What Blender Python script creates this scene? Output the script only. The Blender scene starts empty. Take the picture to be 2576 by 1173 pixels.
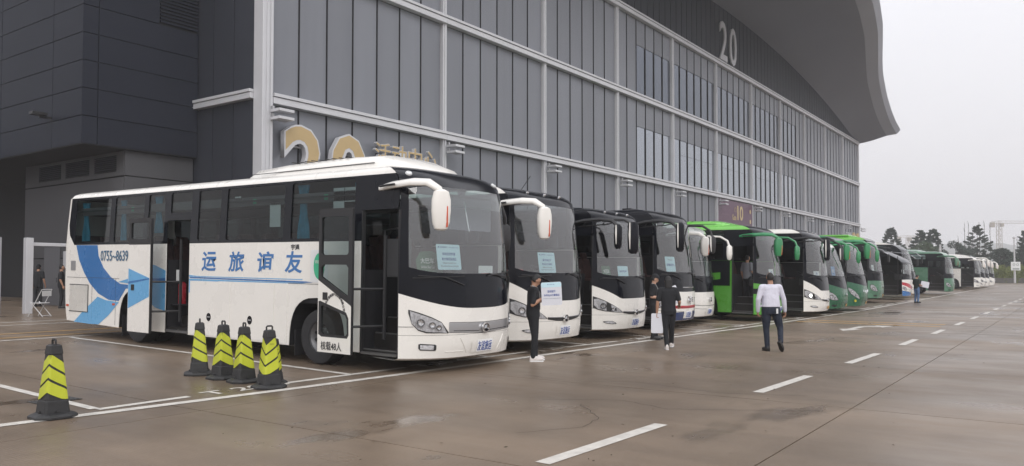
import bpy, bmesh, math, random
from mathutils import Vector, Matrix, noise
random.seed(7)
R = math.radians
S = bpy.context.scene
COL = S.collection

# ------------------------------------------------------------------ camera
CH = 1.7; YAW = R(35.66); PITCH = R(1.8)
cam_d = bpy.data.cameras.new('camera'); cam = bpy.data.objects.new('camera', cam_d); COL.objects.link(cam)
cam.location = (0, 0, CH)
cam.rotation_euler = (R(90) + PITCH, 0, YAW - R(90))
cam_d.sensor_width = 36; cam_d.lens = 36 * 1990 / 2576; cam_d.shift_y = (687 - 1990 * math.tan(PITCH) - 586.5) / 2576
cam_d.clip_start = .1; cam_d.clip_end = 3000
S.camera = cam
# ------------------------------------------------------------------ world, sun, exposure
w = bpy.data.worlds.new('World'); S.world = w; w.use_nodes = True
nt = w.node_tree; nt.nodes.clear()
SUN_EL, SUN_AZ = R(38), R(219)
def N(t, n, **k):
    x = t.nodes.new(n)
    for a, b in k.items():
        if a.startswith('i_'): x.inputs[a[2:].replace('_', ' ')].default_value = b
        else: setattr(x, a, b)
    return x
sky = N(nt, 'ShaderNodeTexSky', sky_type='NISHITA', sun_disc=False, sun_elevation=SUN_EL, sun_rotation=SUN_AZ, dust_density=4.0)
desat = N(nt, 'ShaderNodeHueSaturation', i_Saturation=.25, i_Value=.08)
nt.links.new(sky.outputs[0], desat.inputs['Color'])
tc = N(nt, 'ShaderNodeTexCoord'); sep = N(nt, 'ShaderNodeSeparateXYZ'); nt.links.new(tc.outputs['Generated'], sep.inputs[0])
ramp = N(nt, 'ShaderNodeValToRGB'); cr = ramp.color_ramp
cr.elements[0].position = 0; cr.elements[0].color = (.90, .89, .92, 1)
cr.elements[1].position = 1; cr.elements[1].color = (1.45, 1.46, 1.53, 1)
e = cr.elements.new(.12); e.color = (.93, .92, .95, 1)
e = cr.elements.new(.35); e.color = (1.09, 1.09, 1.15, 1)
nt.links.new(sep.outputs['Z'], ramp.inputs[0])
cl = N(nt, 'ShaderNodeTexNoise', i_Scale=1.6, i_Detail=4.0); nt.links.new(tc.outputs['Generated'], cl.inputs[0])
cm = N(nt, 'ShaderNodeMapRange', i_From_Min=.3, i_From_Max=.7, i_To_Min=.95, i_To_Max=1.05); nt.links.new(cl.outputs[0], cm.inputs[0])
mul = N(nt, 'ShaderNodeVectorMath', operation='SCALE'); nt.links.new(ramp.outputs[0], mul.inputs[0]); nt.links.new(cm.outputs[0], mul.inputs['Scale'])
mix = N(nt, 'ShaderNodeMix', data_type='RGBA'); mix.inputs[0].default_value = .92
nt.links.new(desat.outputs[0], mix.inputs[6]); nt.links.new(mul.outputs[0], mix.inputs[7])
bg = N(nt, 'ShaderNodeBackground', i_Strength=1.0); nt.links.new(mix.outputs[2], bg.inputs[0])
wo = N(nt, 'ShaderNodeOutputWorld'); nt.links.new(bg.outputs[0], wo.inputs[0])
sd = bpy.data.lights.new('sun', 'SUN'); sd.energy = 1.2; sd.angle = R(45); sd.color = (1, .97, .93)
sun = bpy.data.objects.new('sun', sd); COL.objects.link(sun)
sdir = Vector((math.sin(SUN_AZ) * math.cos(SUN_EL), math.cos(SUN_AZ) * math.cos(SUN_EL), math.sin(SUN_EL)))
sun.rotation_euler = sdir.to_track_quat('Z', 'Y').to_euler()
S.view_settings.view_transform = 'Standard'; S.view_settings.look = 'None'
S.view_settings.exposure = 0; S.view_settings.gamma = 1; S.view_settings.use_curve_mapping = False
S.cycles.max_bounces = 8; S.cycles.transparent_max_bounces = 24; S.cycles.volume_bounces = 2
S.cycles.use_adaptive_sampling = True

# ------------------------------------------------------------------ materials
MATS = {}
def mat(name, col, rough=.5, metal=0, coat=0, var=0.0, vscale=3.0, bump=0.0, bscale=60.0, emit=None, estr=0, ior=1.5, rvar=0, obj_rand=0, stretch=None, sheen=0):
    if name in MATS: return MATS[name]
    m = bpy.data.materials.new(name); m.use_nodes = True; t = m.node_tree; p = t.nodes['Principled BSDF']
    c = (*col, 1) if len(col) == 3 else col
    p.inputs['Base Color'].default_value = c; p.inputs['Roughness'].default_value = rough
    p.inputs['Metallic'].default_value = metal; p.inputs['Coat Weight'].default_value = coat; p.inputs['Coat Roughness'].default_value = .06
    p.inputs['IOR'].default_value = ior
    tcn = N(t, 'ShaderNodeTexCoord'); src = tcn.outputs['Object']
    if stretch:
        mp = N(t, 'ShaderNodeMapping'); mp.inputs['Scale'].default_value = stretch; t.links.new(src, mp.inputs[0]); src = mp.outputs[0]
    if var or rvar:
        nz = N(t, 'ShaderNodeTexNoise', i_Scale=vscale, i_Detail=6.0, i_Roughness=.6); t.links.new(src, nz.inputs[0])
    if var:
        mr = N(t, 'ShaderNodeMapRange', i_From_Min=.25, i_From_Max=.75, i_To_Min=1 - var, i_To_Max=1 + var); t.links.new(nz.outputs[0], mr.inputs[0])
        last = mr.outputs[0]
        if obj_rand:
            oi = N(t, 'ShaderNodeObjectInfo'); m2 = N(t, 'ShaderNodeMapRange', i_To_Min=1 - obj_rand, i_To_Max=1 + obj_rand); t.links.new(oi.outputs['Random'], m2.inputs[0])
            mm = N(t, 'ShaderNodeMath', operation='MULTIPLY'); t.links.new(last, mm.inputs[0]); t.links.new(m2.outputs[0], mm.inputs[1]); last = mm.outputs[0]
        vm = N(t, 'ShaderNodeVectorMath', operation='SCALE'); vm.inputs[0].default_value = c[:3]; t.links.new(last, vm.inputs['Scale']); t.links.new(vm.outputs[0], p.inputs['Base Color'])
    if rvar:
        mr = N(t, 'ShaderNodeMapRange', i_From_Min=.3, i_From_Max=.7, i_To_Min=max(.02, rough - rvar), i_To_Max=min(1, rough + rvar)); t.links.new(nz.outputs[0], mr.inputs[0]); t.links.new(mr.outputs[0], p.inputs['Roughness'])
    if bump:
        bz = N(t, 'ShaderNodeTexNoise', i_Scale=bscale, i_Detail=4.0); t.links.new(src, bz.inputs[0])
        b = N(t, 'ShaderNodeBump', i_Strength=bump, i_Distance=.02); t.links.new(bz.outputs[0], b.inputs['Height']); t.links.new(b.outputs[0], p.inputs['Normal'])
    if emit: p.inputs['Emission Color'].default_value = (*emit, 1); p.inputs['Emission Strength'].default_value = estr
    MATS[name] = m; return m
def glass(name, tint, ior=1.5, rough=.01, dirt=0.0):
    if name in MATS: return MATS[name]
    m = bpy.data.materials.new(name); m.use_nodes = True; t = m.node_tree; t.nodes.clear()
    tr = N(t, 'ShaderNodeBsdfTransparent'); tr.inputs[0].default_value = (*tint, 1)
    gl = N(t, 'ShaderNodeBsdfGlossy', i_Roughness=rough); gl.inputs[0].default_value = (1, 1, 1, 1)
    ge = N(t, 'ShaderNodeNewGeometry'); ir = N(t, 'ShaderNodeMapRange', i_To_Min=ior, i_To_Max=1 / ior); t.links.new(ge.outputs['Backfacing'], ir.inputs[0])
    fr = N(t, 'ShaderNodeFresnel'); t.links.new(ir.outputs[0], fr.inputs['IOR']); mx = N(t, 'ShaderNodeMixShader')
    t.links.new(fr.outputs[0], mx.inputs[0]); t.links.new(tr.outputs[0], mx.inputs[1]); t.links.new(gl.outputs[0], mx.inputs[2])
    out = mx.outputs[0]
    if dirt:
        df = N(t, 'ShaderNodeBsdfDiffuse'); df.inputs[0].default_value = (.5, .5, .5, 1); m2 = N(t, 'ShaderNodeMixShader')
        tcn = N(t, 'ShaderNodeTexCoord'); nz = N(t, 'ShaderNodeTexNoise', i_Scale=2.5, i_Detail=5.0); t.links.new(tcn.outputs['Object'], nz.inputs[0])
        mr = N(t, 'ShaderNodeMapRange', i_From_Min=.35, i_From_Max=.75, i_To_Min=0, i_To_Max=dirt); t.links.new(nz.outputs[0], mr.inputs[0])
        t.links.new(mr.outputs[0], m2.inputs[0]); t.links.new(out, m2.inputs[1]); t.links.new(df.outputs[0], m2.inputs[2]); out = m2.outputs[0]
    o = N(t, 'ShaderNodeOutputMaterial'); t.links.new(out, o.inputs[0]); MATS[name] = m; return m
def paint(name, col, rough=.28): return mat(name, col, rough, coat=.4, var=.035, vscale=1.3, rvar=.06)

white_p = paint('white_paint', (.85, .825, .775)); black_p = mat('black_gloss', (.006, .007, .011), .14, ior=1.30, var=.2, vscale=2)
dark_p = mat('dark_paint', (.012, .013, .016), .25, ior=1.38, var=.2, vscale=2); greyd = mat('grey_dome', (.05, .052, .06), .3, coat=.4)
bgreen = paint('bright_green_paint', (.085, .33, .035)); lime = paint('lime_paint', (.19, .56, .10)); dgreen = paint('deep_green_paint', (.022, .125, .060)); mgreen = paint('mirror_green', (.03, .24, .09)); mint = paint('mint_paint', (.095, .22, .14))
blue_p = paint('blue_decal', (.028, .16, .43)); sky_p = paint('light_blue_decal', (.13, .40, .70)); navy_p = paint('navy_decal', (.02, .04, .13)); red_p = paint('red_decal', (.5, .03, .05))
silver = mat('silver_trim', (.45, .45, .46), .3, metal=.6); chrome = mat('chrome', (.75, .75, .76), .12, metal=1); reflector = mat('lamp_reflector', (.55, .55, .57), .3, metal=.25, var=.45, vscale=22)
rubber = mat('rubber', (.022, .022, .024), .75, var=.3, vscale=5, bump=.2); rim_m = mat('wheel_rim', (.16, .16, .165), .4, metal=.5, var=.25, vscale=8)
blackpl = mat('black_plastic', (.02, .02, .022), .5); inter = mat('interior_dark', (.018, .018, .021), .75, ior=1.35); inter_l = mat('interior_light', (.13, .13, .135), .6)
step_m = mat('door_step', (.022, .020, .019), .7, ior=1.35, var=.2, vscale=10); nosing = mat('step_nosing', (.16, .16, .16), .35, metal=.5)
seat_m = mat('seat_fabric', (.055, .02, .018), .9, var=.3, vscale=9); seat_b = mat('seat_fabric_blue', (.03, .05, .09), .9, var=.3, vscale=9)
curt = mat('blue_curtain', (.04, .30, .45), .85, var=.25, vscale=6); skyg = mat('chrome_dark', (.3, .3, .31), .2, metal=.9)
g_win = glass('window_glass', (.40, .47, .47), 1.36); g_scr = glass('windscreen_glass', (.74, .80, .79), 2.3, dirt=.012); g_lamp = glass('lamp_glass', (.9, .9, .9), 1.4)
g_tint = glass('tinted_top_glass', (.30, .42, .40), 1.55)
paper = mat('white_paper', (.75, .76, .76), .7); pblue = mat('pale_blue_card', (.58, .80, .88), .6); green_tag = mat('green_tag', (.05, .45, .25), .6)
orange_r = mat('orange_reflector', (.6, .09, .03), .3); lamp_on = mat('lit_lamp', (1, 1, 1), .3, emit=(1, .97, .9), estr=5)
ink_b = mat('blue_ink', (.015, .07, .33), .5); ink_k = mat('dark_ink', (.03, .03, .035), .5); ink_g = mat('grey_ink', (.25, .28, .33), .6); ink_w = mat('white_ink', (.75, .75, .75), .6)
skin = mat('skin', (.42, .23, .15), .55, var=.08, vscale=12); skin2 = mat('pale_skin', (.52, .31, .22), .55); hair_m = mat('black_hair', (.012, .011, .011), .55, bump=.5, bscale=90)

# ------------------------------------------------------------------ mesh helpers
def tag(o, label=None, cat=None, group=None, kind=None):
    if label: o['label'] = label
    if cat: o['category'] = cat
    if group: o['group'] = group
    if kind: o['kind'] = kind
    return o
def empty(name, label, cat, loc=(0, 0, 0), rz=0, group=None, rx=0):
    o = bpy.data.objects.new(name, None); o.empty_display_size = .2; COL.objects.link(o)
    o.location = loc; o.rotation_euler = (rx, 0, rz); return tag(o, label, cat, group)
def link(name, me, m, parent=None, smooth=False, bevel=0, kind=None, seg=2):
    if m is not None and not me.materials:
        for q in (m if isinstance(m, (list, tuple)) else [m]): me.materials.append(q)
    if smooth:
        bm = bmesh.new(); bm.from_mesh(me)
        for f in bm.faces: f.smooth = True
        for ed in bm.edges:
            if len(ed.link_faces) == 2 and ed.calc_face_angle(0) > .65: ed.smooth = False
        bm.to_mesh(me); bm.free()
    o = bpy.data.objects.new(name, me); COL.objects.link(o)
    if parent: o.parent = parent
    if bevel:
        b = o.modifiers.new('bevel', 'BEVEL'); b.width = bevel; b.segments = seg; b.limit_method = 'ANGLE'; b.angle_limit = R(40)
    if kind: o['kind'] = kind
    return o
class MB:
    def __init__(s): s.v = []; s.f = []; s.mi = []; s.cur = 0
    def add(s, v, f):
        n = len(s.v); s.v += [tuple(q) for q in v]; s.f += [tuple(i + n for i in q) for q in f]; s.mi += [s.cur] * len(f); return s
    def box(s, x0, x1, y0, y1, z0, z1, M=None):
        v = [(x, y, z) for z in (z0, z1) for y in (y0, y1) for x in (x0, x1)]
        if M: v = [M @ Vector(q) for q in v]
        return s.add(v, [(0, 2, 3, 1), (4, 5, 7, 6), (0, 1, 5, 4), (2, 6, 7, 3), (0, 4, 6, 2), (1, 3, 7, 5)])
    def tube(s, pts, r, n=8, cap=True):
        pts = [Vector(p) for p in pts]; rs = r if isinstance(r, (list, tuple)) else [r] * len(pts); v = []; f = []
        up = Vector((0, 0, 1)); prev = None
        for i, p in enumerate(pts):
            d = (pts[min(i + 1, len(pts) - 1)] - pts[max(i - 1, 0)]).normalized()
            if prev is None: a = d.orthogonal().normalized()
            else: a = (prev - d * prev.dot(d)).normalized()
            prev = a; b = d.cross(a)
            ri = rs[i]; ra, rb = ri if isinstance(ri, tuple) else (ri, ri)
            v += [p + a * (ra * math.cos(2 * math.pi * k / n)) + b * (rb * math.sin(2 * math.pi * k / n)) for k in range(n)]
        for i in range(len(pts) - 1):
            for k in range(n): f.append((i * n + k, i * n + (k + 1) % n, (i + 1) * n + (k + 1) % n, (i + 1) * n + k))
        if cap: f.append(tuple(range(n))[::-1]); f.append(tuple((len(pts) - 1) * n + k for k in range(n)))
        return s.add(v, f)
    def lathe(s, prof, M=None, n=24):   # prof: (r, h) about local X axis -> h along x
        v = []; f = []
        for r, h in prof:
            for k in range(n):
                a = 2 * math.pi * k / n; q = Vector((h, r * math.cos(a), r * math.sin(a))); v.append(M @ q if M else q)
        for i in range(len(prof) - 1):
            for k in range(n): f.append((i * n + k, i * n + (k + 1) % n, (i + 1) * n + (k + 1) % n, (i + 1) * n + k))
        return s.add(v, f)
    def ball(s, c, r, nu=12, nv=8, fn=None):
        c = Vector(c); r = r if isinstance(r, (list, tuple)) else (r, r, r); v = []; f = []
        for j in range(nv + 1):
            th = math.pi * j / nv
            for i in range(nu):
                ph = 2 * math.pi * i / nu; q = Vector((math.sin(th) * math.cos(ph), math.sin(th) * math.sin(ph), math.cos(th)))
                q = fn(q) if fn else Vector((q.x * r[0], q.y * r[1], q.z * r[2])); v.append(c + q)
        for j in range(nv):
            for i in range(nu): f.append((j * nu + i, (j + 1) * nu + i, (j + 1) * nu + (i + 1) % nu, j * nu + (i + 1) % nu))
        return s.add(v, f)
    def loft(s, rings, cap=True):
        n = len(rings[0]); v = [p for r in rings for p in r]; f = []
        for i in range(len(rings) - 1):
            for k in range(n): f.append((i * n + k, i * n + (k + 1) % n, (i + 1) * n + (k + 1) % n, (i + 1) * n + k))
        if cap: f.append(tuple(range(n))[::-1]); f.append(tuple((len(rings) - 1) * n + k for k in range(n)))
        return s.add(v, f)
    def mesh(s, name):
        me = bpy.data.meshes.new(name); me.from_pydata(s.v, [], s.f)
        if any(s.mi): me.polygons.foreach_set('material_index', s.mi)
        me.update(); return me
    def build(s, name, m, parent=None, smooth=False, bevel=0, kind=None): return link(name, s.mesh(name), m, parent, smooth, bevel, kind)
def box(name, m, parent, x0, x1, y0, y1, z0, z1, bevel=0): return MB().box(x0, x1, y0, y1, z0, z1).build(name, m, parent, bevel=bevel)
_cc = [0]
def shape_mesh(outer, holes=(), t=.01, off=0):
    cu = bpy.data.curves.new('tmp', 'CURVE'); cu.dimensions = '2D'; cu.fill_mode = 'BOTH'; cu.extrude = t / 2
    for loop in [outer] + list(holes):
        sp = cu.splines.new('POLY'); sp.points.add(len(loop) - 1)
        for i, q in enumerate(loop): sp.points[i].co = (q[0], q[1], 0, 1)
        sp.use_cyclic_u = True
    ob = bpy.data.objects.new('tmp', cu); me = bpy.data.meshes.new_from_object(ob); bpy.data.objects.remove(ob); bpy.data.curves.remove(cu); return me
def plate(name, m, parent, outer, holes, fn, t=.01, bevel=0):
    me = shape_mesh(outer, holes, t)
    for v in me.vertices: v.co = Vector(fn(v.co.x, v.co.y, v.co.z))
    me.update(); me.materials.clear(); return link(name, me, m, parent, bevel=bevel)
def text_mesh(body, size=1, t=.004, bold=0.0, align='CENTER', spacing=1.0):
    cu = bpy.data.curves.new('tmp', 'FONT'); cu.body = body; cu.size = size; cu.extrude = t / 2; cu.offset = bold; cu.align_x = align; cu.resolution_u = 3; cu.space_character = spacing
    cu.align_y = 'CENTER'
    ob = bpy.data.objects.new('tmp', cu); me = bpy.data.meshes.new_from_object(ob); bpy.data.objects.remove(ob); bpy.data.curves.remove(cu); return me
def text(name, body, m, parent, fn, size=1.0, t=.004, bold=0.0, fit=None, align='CENTER', spacing=1.0):
    me = text_mesh(body, size, t, bold, align, spacing)
    if not me.vertices: return None
    if fit:
        xs = [v.co.x for v in me.vertices]; ys = [v.co.y for v in me.vertices]; cx, cy = (min(xs) + max(xs)) / 2, (min(ys) + max(ys)) / 2
        sx = fit[0] / (max(xs) - min(xs)); sy = fit[1] / (max(ys) - min(ys)) if fit[1] else sx
        for v in me.vertices: v.co.x = (v.co.x - cx) * sx; v.co.y = (v.co.y - cy) * sy
    for v in me.vertices: v.co = Vector(fn(v.co.x, v.co.y, v.co.z))
    me.update(); me.materials.clear(); return link(name, me, m, parent)
def rr(x0, x1, y0, y1, r=.06, n=4):
    o = []
    for cx, cy, a in ((x1 - r, y0 + r, -90), (x1 - r, y1 - r, 0), (x0 + r, y1 - r, 90), (x0 + r, y0 + r, 180)):
        for k in range(n + 1): t = R(a + 90 * k / n); o.append((cx + r * math.cos(t), cy + r * math.sin(t)))
    return o
def lerp_tab(tab, z):
    if z <= tab[0][0]: return tab[0][1]
    for (a, p), (b, q) in zip(tab, tab[1:]):
        if z <= b: t = (z - a) / (b - a); return p + (q - p) * t
    return tab[-1][1]
def gz(v): return .0134 * (min(v, 40) - 9.5) if v > 9.5 else 0
def copy_tree(o, parent=None):
    c = o.copy(); COL.objects.link(c); c.parent = parent
    if parent is not None: c.matrix_parent_inverse = o.matrix_parent_inverse
    for ch in list(o.children): copy_tree(ch, c)
    return c

# ================================================================== GROUND
def ground_mat():
    m = bpy.data.materials.new('wet_concrete'); m.use_nodes = True; t = m.node_tree; p = t.nodes['Principled BSDF']; L = t.links.new
    g = N(t, 'ShaderNodeNewGeometry'); pos = g.outputs['Position']
    def noi(sc, det=5, stretch=(1, 1, 1), rough=.6):
        mp = N(t, 'ShaderNodeMapping'); mp.inputs['Scale'].default_value = stretch; L(pos, mp.inputs[0])
        n = N(t, 'ShaderNodeTexNoise', i_Scale=sc, i_Detail=det, i_Roughness=rough); L(mp.outputs[0], n.inputs[0]); return n.outputs[0]
    def rng(x, a, b, c, d):
        r = N(t, 'ShaderNodeMapRange', i_From_Min=a, i_From_Max=b, i_To_Min=c, i_To_Max=d); L(x, r.inputs[0]); return r.outputs[0]
    def mth(op, a, b):
        k = N(t, 'ShaderNodeMath', operation=op)
        for i, q in enumerate((a, b)):
            if isinstance(q, (int, float)): k.inputs[i].default_value = q
            else: L(q, k.inputs[i])
        return k.outputs[0]
    big = rng(noi(.16, 5), .38, .62, .80, 1.10); mid = rng(noi(.9, 6, (.5, 1.3, 1)), .3, .7, .90, 1.08); fine = rng(noi(45, 3), .2, .8, .90, 1.10)
    streak = rng(noi(.55, 4, (1.5, .22, 1)), .42, .62, .86, 1.05)
    oi = N(t, 'ShaderNodeObjectInfo'); rnd = rng(oi.outputs['Random'], 0, 1, .95, 1.05)
    wet = rng(noi(.33, 7, (.7, 1.5, 1), .55), .60, .655, 0, 1)      # shallow water and damp patches
    k = mth('MULTIPLY', mth('MULTIPLY', mth('MULTIPLY', big, mid), mth('MULTIPLY', fine, streak)), rnd)
    k = mth('MULTIPLY', k, mth('SUBTRACT', 1.0, mth('MULTIPLY', wet, .30)))
    wv = N(t, 'ShaderNodeTexWave', wave_type='BANDS', bands_direction='X', i_Scale=8.0, i_Distortion=.8, i_Detail=1.0); L(pos, wv.inputs[0])
    gm_ = rng(noi(.22, 3), .42, .6, 0, 1); k = mth('MULTIPLY', k, mth('SUBTRACT', 1.0, mth('MULTIPLY', mth('MULTIPLY', rng(wv.outputs[0], .55, .95, 0, 1), gm_), .30)))
    grit = rng(noi(130, 2), .60, .72, 0, 1); k = mth('MULTIPLY', k, mth('SUBTRACT', 1.0, mth('MULTIPLY', grit, .22)))
    vm = N(t, 'ShaderNodeVectorMath', operation='SCALE'); vm.inputs[0].default_value = (.218, .163, .118); L(k, vm.inputs['Scale']); L(vm.outputs[0], p.inputs['Base Color'])
    r0 = rng(noi(.5, 5, (1.1, .5, 1)), .35, .65, .26, .53)
    L(mth('SUBTRACT', r0, mth('MULTIPLY', wet, .20)), p.inputs['Roughness'])
    h = mth('ADD', mth('MULTIPLY', wv.outputs[0], .5), noi(70, 3)); b = N(t, 'ShaderNodeBump', i_Distance=.004)
    L(mth('SUBTRACT', .42, mth('MULTIPLY', wet, .36)), b.inputs['Strength']); L(h, b.inputs['Height']); L(b.outputs[0], p.inputs['Normal'])
    return m
conc = ground_mat()
joint_m = mat('joint_dirt', (.03, .027, .025), .9)
mb = MB(); vs = [-400, -40, 0, 9.5, 20, 40, 60, 900]; us = [-300, -20, 0, 62, 130, 300, 1800]
mb.v = [(u, v, gz(v) - .016) for v in vs for u in us]; nu = len(us)
mb.f = [(j * nu + i, j * nu + i + 1, (j + 1) * nu + i + 1, (j + 1) * nu + i) for j in range(len(vs) - 1) for i in range(nu - 1)]; mb.mi = [0] * len(mb.f)
ground = mb.build('ground', conc, kind='structure')
vj = [-4.1, 2.36, 8.85, 15.3, 21.8, 28.3, 34.8]; uj = [5.75 + 4.85 * k for k in range(-3, 24)]
for j in range(len(vj) - 1):
    for i in range(len(uj) - 1):
        a, b = uj[i] + .007, uj[i + 1] - .007; c, d = vj[j] + .007, vj[j + 1] - .007
        rows = [c] + ([9.5] if c < 9.5 < d else []) + [d]; s = MB(); n = len(rows)
        dz = random.uniform(-.0012, .0008)
        s.v = [(u, v, gz(v) + dz) for v in rows for u in (a, b)] + [(u, v, gz(v) - .02) for v in rows for u in (a, b)]
        for q in range(n - 1):
            s.f += [(2 * q, 2 * q + 1, 2 * q + 3, 2 * q + 2), (2 * q, 2 * q + 2, 2 * n + 2 * q + 2, 2 * n + 2 * q), (2 * q + 1, 2 * n + 2 * q + 1, 2 * n + 2 * q + 3, 2 * q + 3)]
        s.f += [(0, 2 * n, 2 * n + 1, 1), (2 * n - 2, 2 * n - 1, 4 * n - 1, 4 * n - 2)]; s.mi = [0] * len(s.f)
        s.build('slab', conc, ground)
jb = MB(); jb.box(uj[0], uj[-1], vj[0], 9.5, -.0155, -.0145)
jb.add([(uj[0], 9.5, -.015), (uj[-1], 9.5, -.015), (uj[-1], vj[-1], gz(vj[-1]) - .0145), (uj[0], vj[-1], gz(vj[-1]) - .0145)], [(0, 1, 2, 3)])
jb.build('joint_filler', joint_m, ground)
road_w = mat('road_paint_white', (.60, .57, .52), .5, var=.16, vscale=7, rvar=.15); road_y = mat('road_paint_yellow', (.50, .31, .12), .55, var=.25, vscale=6, rvar=.15)
road_faint = mat('road_paint_worn', (.33, .29, .26), .5, var=.3, vscale=5)
LZ = .005
def strip(s, pts, wd, dv=True, z=LZ):
    out = []
    for (a, b) in zip(pts, pts[1:]):
        n = max(1, int(math.hypot(b[0] - a[0], b[1] - a[1]) / 3)); out += [(a[0] + (b[0] - a[0]) * k / n, a[1] + (b[1] - a[1]) * k / n) for k in range(n)]
    out.append(pts[-1]); o2 = []
    for a, b in zip(out, out[1:]):
        o2.append(a)
        if (a[1] - 9.5) * (b[1] - 9.5) < 0 and abs(a[1] - b[1]) > .3: t = (9.5 - a[1]) / (b[1] - a[1]); o2.append((a[0] + (b[0] - a[0]) * t, 9.5))
    o2.append(out[-1]); v = []
    for i, p in enumerate(o2):
        a, b = o2[max(0, i - 1)], o2[min(len(o2) - 1, i + 1)]; d = Vector((b[0] - a[0], b[1] - a[1])).normalized(); nx, ny = -d.y * wd / 2, d.x * wd / 2
        for sg in (-1, 1): x, y = p[0] + sg * nx, p[1] + sg * ny; v.append((x, y, gz(y) + z))
    s.add(v, [(2 * i, 2 * i + 1, 2 * i + 3, 2 * i + 2) for i in range(len(o2) - 1)])
s = MB(); strip(s, [(-6, 9.9), (3.9, 9.78), (5.0, 9.66), (6.1, 9.56), (7.5, 9.43), (9.7, 9.28), (12.0, 9.14), (14.6, 9.02), (19.2, 8.79), (24.9, 8.42), (37.6, 8.05), (54.6, 8.17), (88.5, 8.55), (118, 8.5)], .17)
tag(s.build('edge_line', road_w), kind='structure')
BAYS = [5.02, 9.2, 12.8, 16.35, 19.38, 22.6, 25.4, 28.1, 31.2, 34.3, 37.4, 40.6, 43.8, 47.0, 50.2, 53.4, 56.6]
def v2(u): return lerp_tab([(5, 9.93), (8, 9.96), (10, 9.86), (14, 9.7), (17.3, 9.42), (20, 9.12), (25.7, 8.85), (37, 8.4), (60, 8.5)], u)
s = MB(); bl = MB()
for i in range(len(BAYS) - 1):
    a, b = BAYS[i], BAYS[i + 1]
    strip(s, [(a, v2(a)), (a + 1.25, v2(a + 1.25))], .13); strip(s, [(b - (1.4 if i == 0 else .9), v2(b - 1)), (b - .002, v2(b))], .13)
    strip(bl, [(a + .0, v2(a) + .067), (a + .1, 14), (a + .18, 19.9)], .12, z=LZ)
s.build('bay_front_line', road_w, ground); bl.build('bay_line', road_w, ground)
for i in range(8):
    a = BAYS[i] + 1.42; y = v2(a + .7)
    text('bay_number', 'T 20-%d' % (3 + i), road_w, ground, lambda x, y2, z, a=a, y=y: (a + .78 + x, y + .02 + y2, gz(y + .02 + y2) + LZ + z), t=.001, bold=.012, fit=(1.4, .32))
s = MB()
for cu, cv in ((7.09, 3.89), (12.37, 3.71), (16.95, 3.53)): strip(s, [(cu - 1.15, cv + .04), (cu + 1.15, cv - .04)], .16)
for k, (cu, cv) in enumerate(((21.5, 3.44), (25.8, 3.35), (30.3, 3.3), (34.7, 3.28), (39.2, 3.24), (43.6, 3.23), (48.1, 3.22), (52.4, 3.2), (56.6, 3.17), (60.8, 3.15), (65, 3.12), (69.2, 3.1))): strip(s, [(cu - 1, cv), (cu + 1, cv)], .16)
s.build('lane_dash', road_w, ground)
s = MB()
for v in (20.1, 24.8, 26.0): strip(s, [(-22, v), (62, v)], .14, z=LZ)
s.build('aisle_line', road_w, ground)
s = MB(); strip(s, [(-22, 20.75), (62, 20.75)], .15); strip(s, [(-22, 21.9), (62, 21.9)], .15); strip(s, [(28.4, 8.1), (28.2, 3.6)], .3); strip(s, [(29.45, 8.05), (29.35, 3.6)], .3)
s.build('yellow_line', road_y, ground)
s = MB()
for u in (25.6, 26.6, 28.3, 29.4): strip(s, [(u, 3.0), (u - .05, .2)], .22)
s.build('worn_line', road_faint, ground)
ar = [(24.6, 5.62), (25.5, 5.98), (25.5, 5.72), (26.6, 5.66), (26.95, 5.25), (26.55, 5.25), (27.1, 4.8), (27.7, 5.2), (27.3, 5.22), (27.0, 5.8), (25.5, 5.54), (25.5, 5.3)]
ar = [(24.55, 5.68), (25.45, 6.0), (25.45, 5.78), (26.85, 5.74), (27.35, 5.3), (27.62, 5.42), (27.55, 4.85), (26.75, 5.02), (27.02, 5.14), (26.7, 5.52), (25.45, 5.56), (25.45, 5.34)]
plate('direction_arrow', road_w, ground, ar, (), lambda x, y, z: (x, y, LZ + z), t=.001)
# cracks: thin dark lines
crk = mat('crack_line', (.05, .043, .038), .9); s = MB()
def crack(pts, w=.012):
    o = []
    for a, b in zip(pts, pts[1:]):
        n = max(2, int(math.hypot(b[0] - a[0], b[1] - a[1]) / .12))
        o += [(a[0] + (b[0] - a[0]) * k / n + random.uniform(-.022, .022), a[1] + (b[1] - a[1]) * k / n + random.uniform(-.022, .022)) for k in range(n)]
    strip(s, o + [pts[-1]], w, z=.003)
crack([(10.9, 7.6), (10.7, 6.6), (11.2, 5.6), (10.85, 4.2), (11.3, 3.1)], .009); crack([(13.1, 8.8), (12.6, 7.2), (13.0, 6.1)], .008); crack([(8.9, 5.9), (9.5, 5.0), (9.2, 4.2), (10.2, 2.6)], .010); crack([(8.9, 5.3), (8.2, 4.6), (7.6, 4.5), (6.9, 4.9)], .008); crack([(15.4, 7.9), (16.3, 6.5), (15.9, 4.6), (16.4, 3.0)], .009)
s.build('crack', crk, ground)
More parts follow.
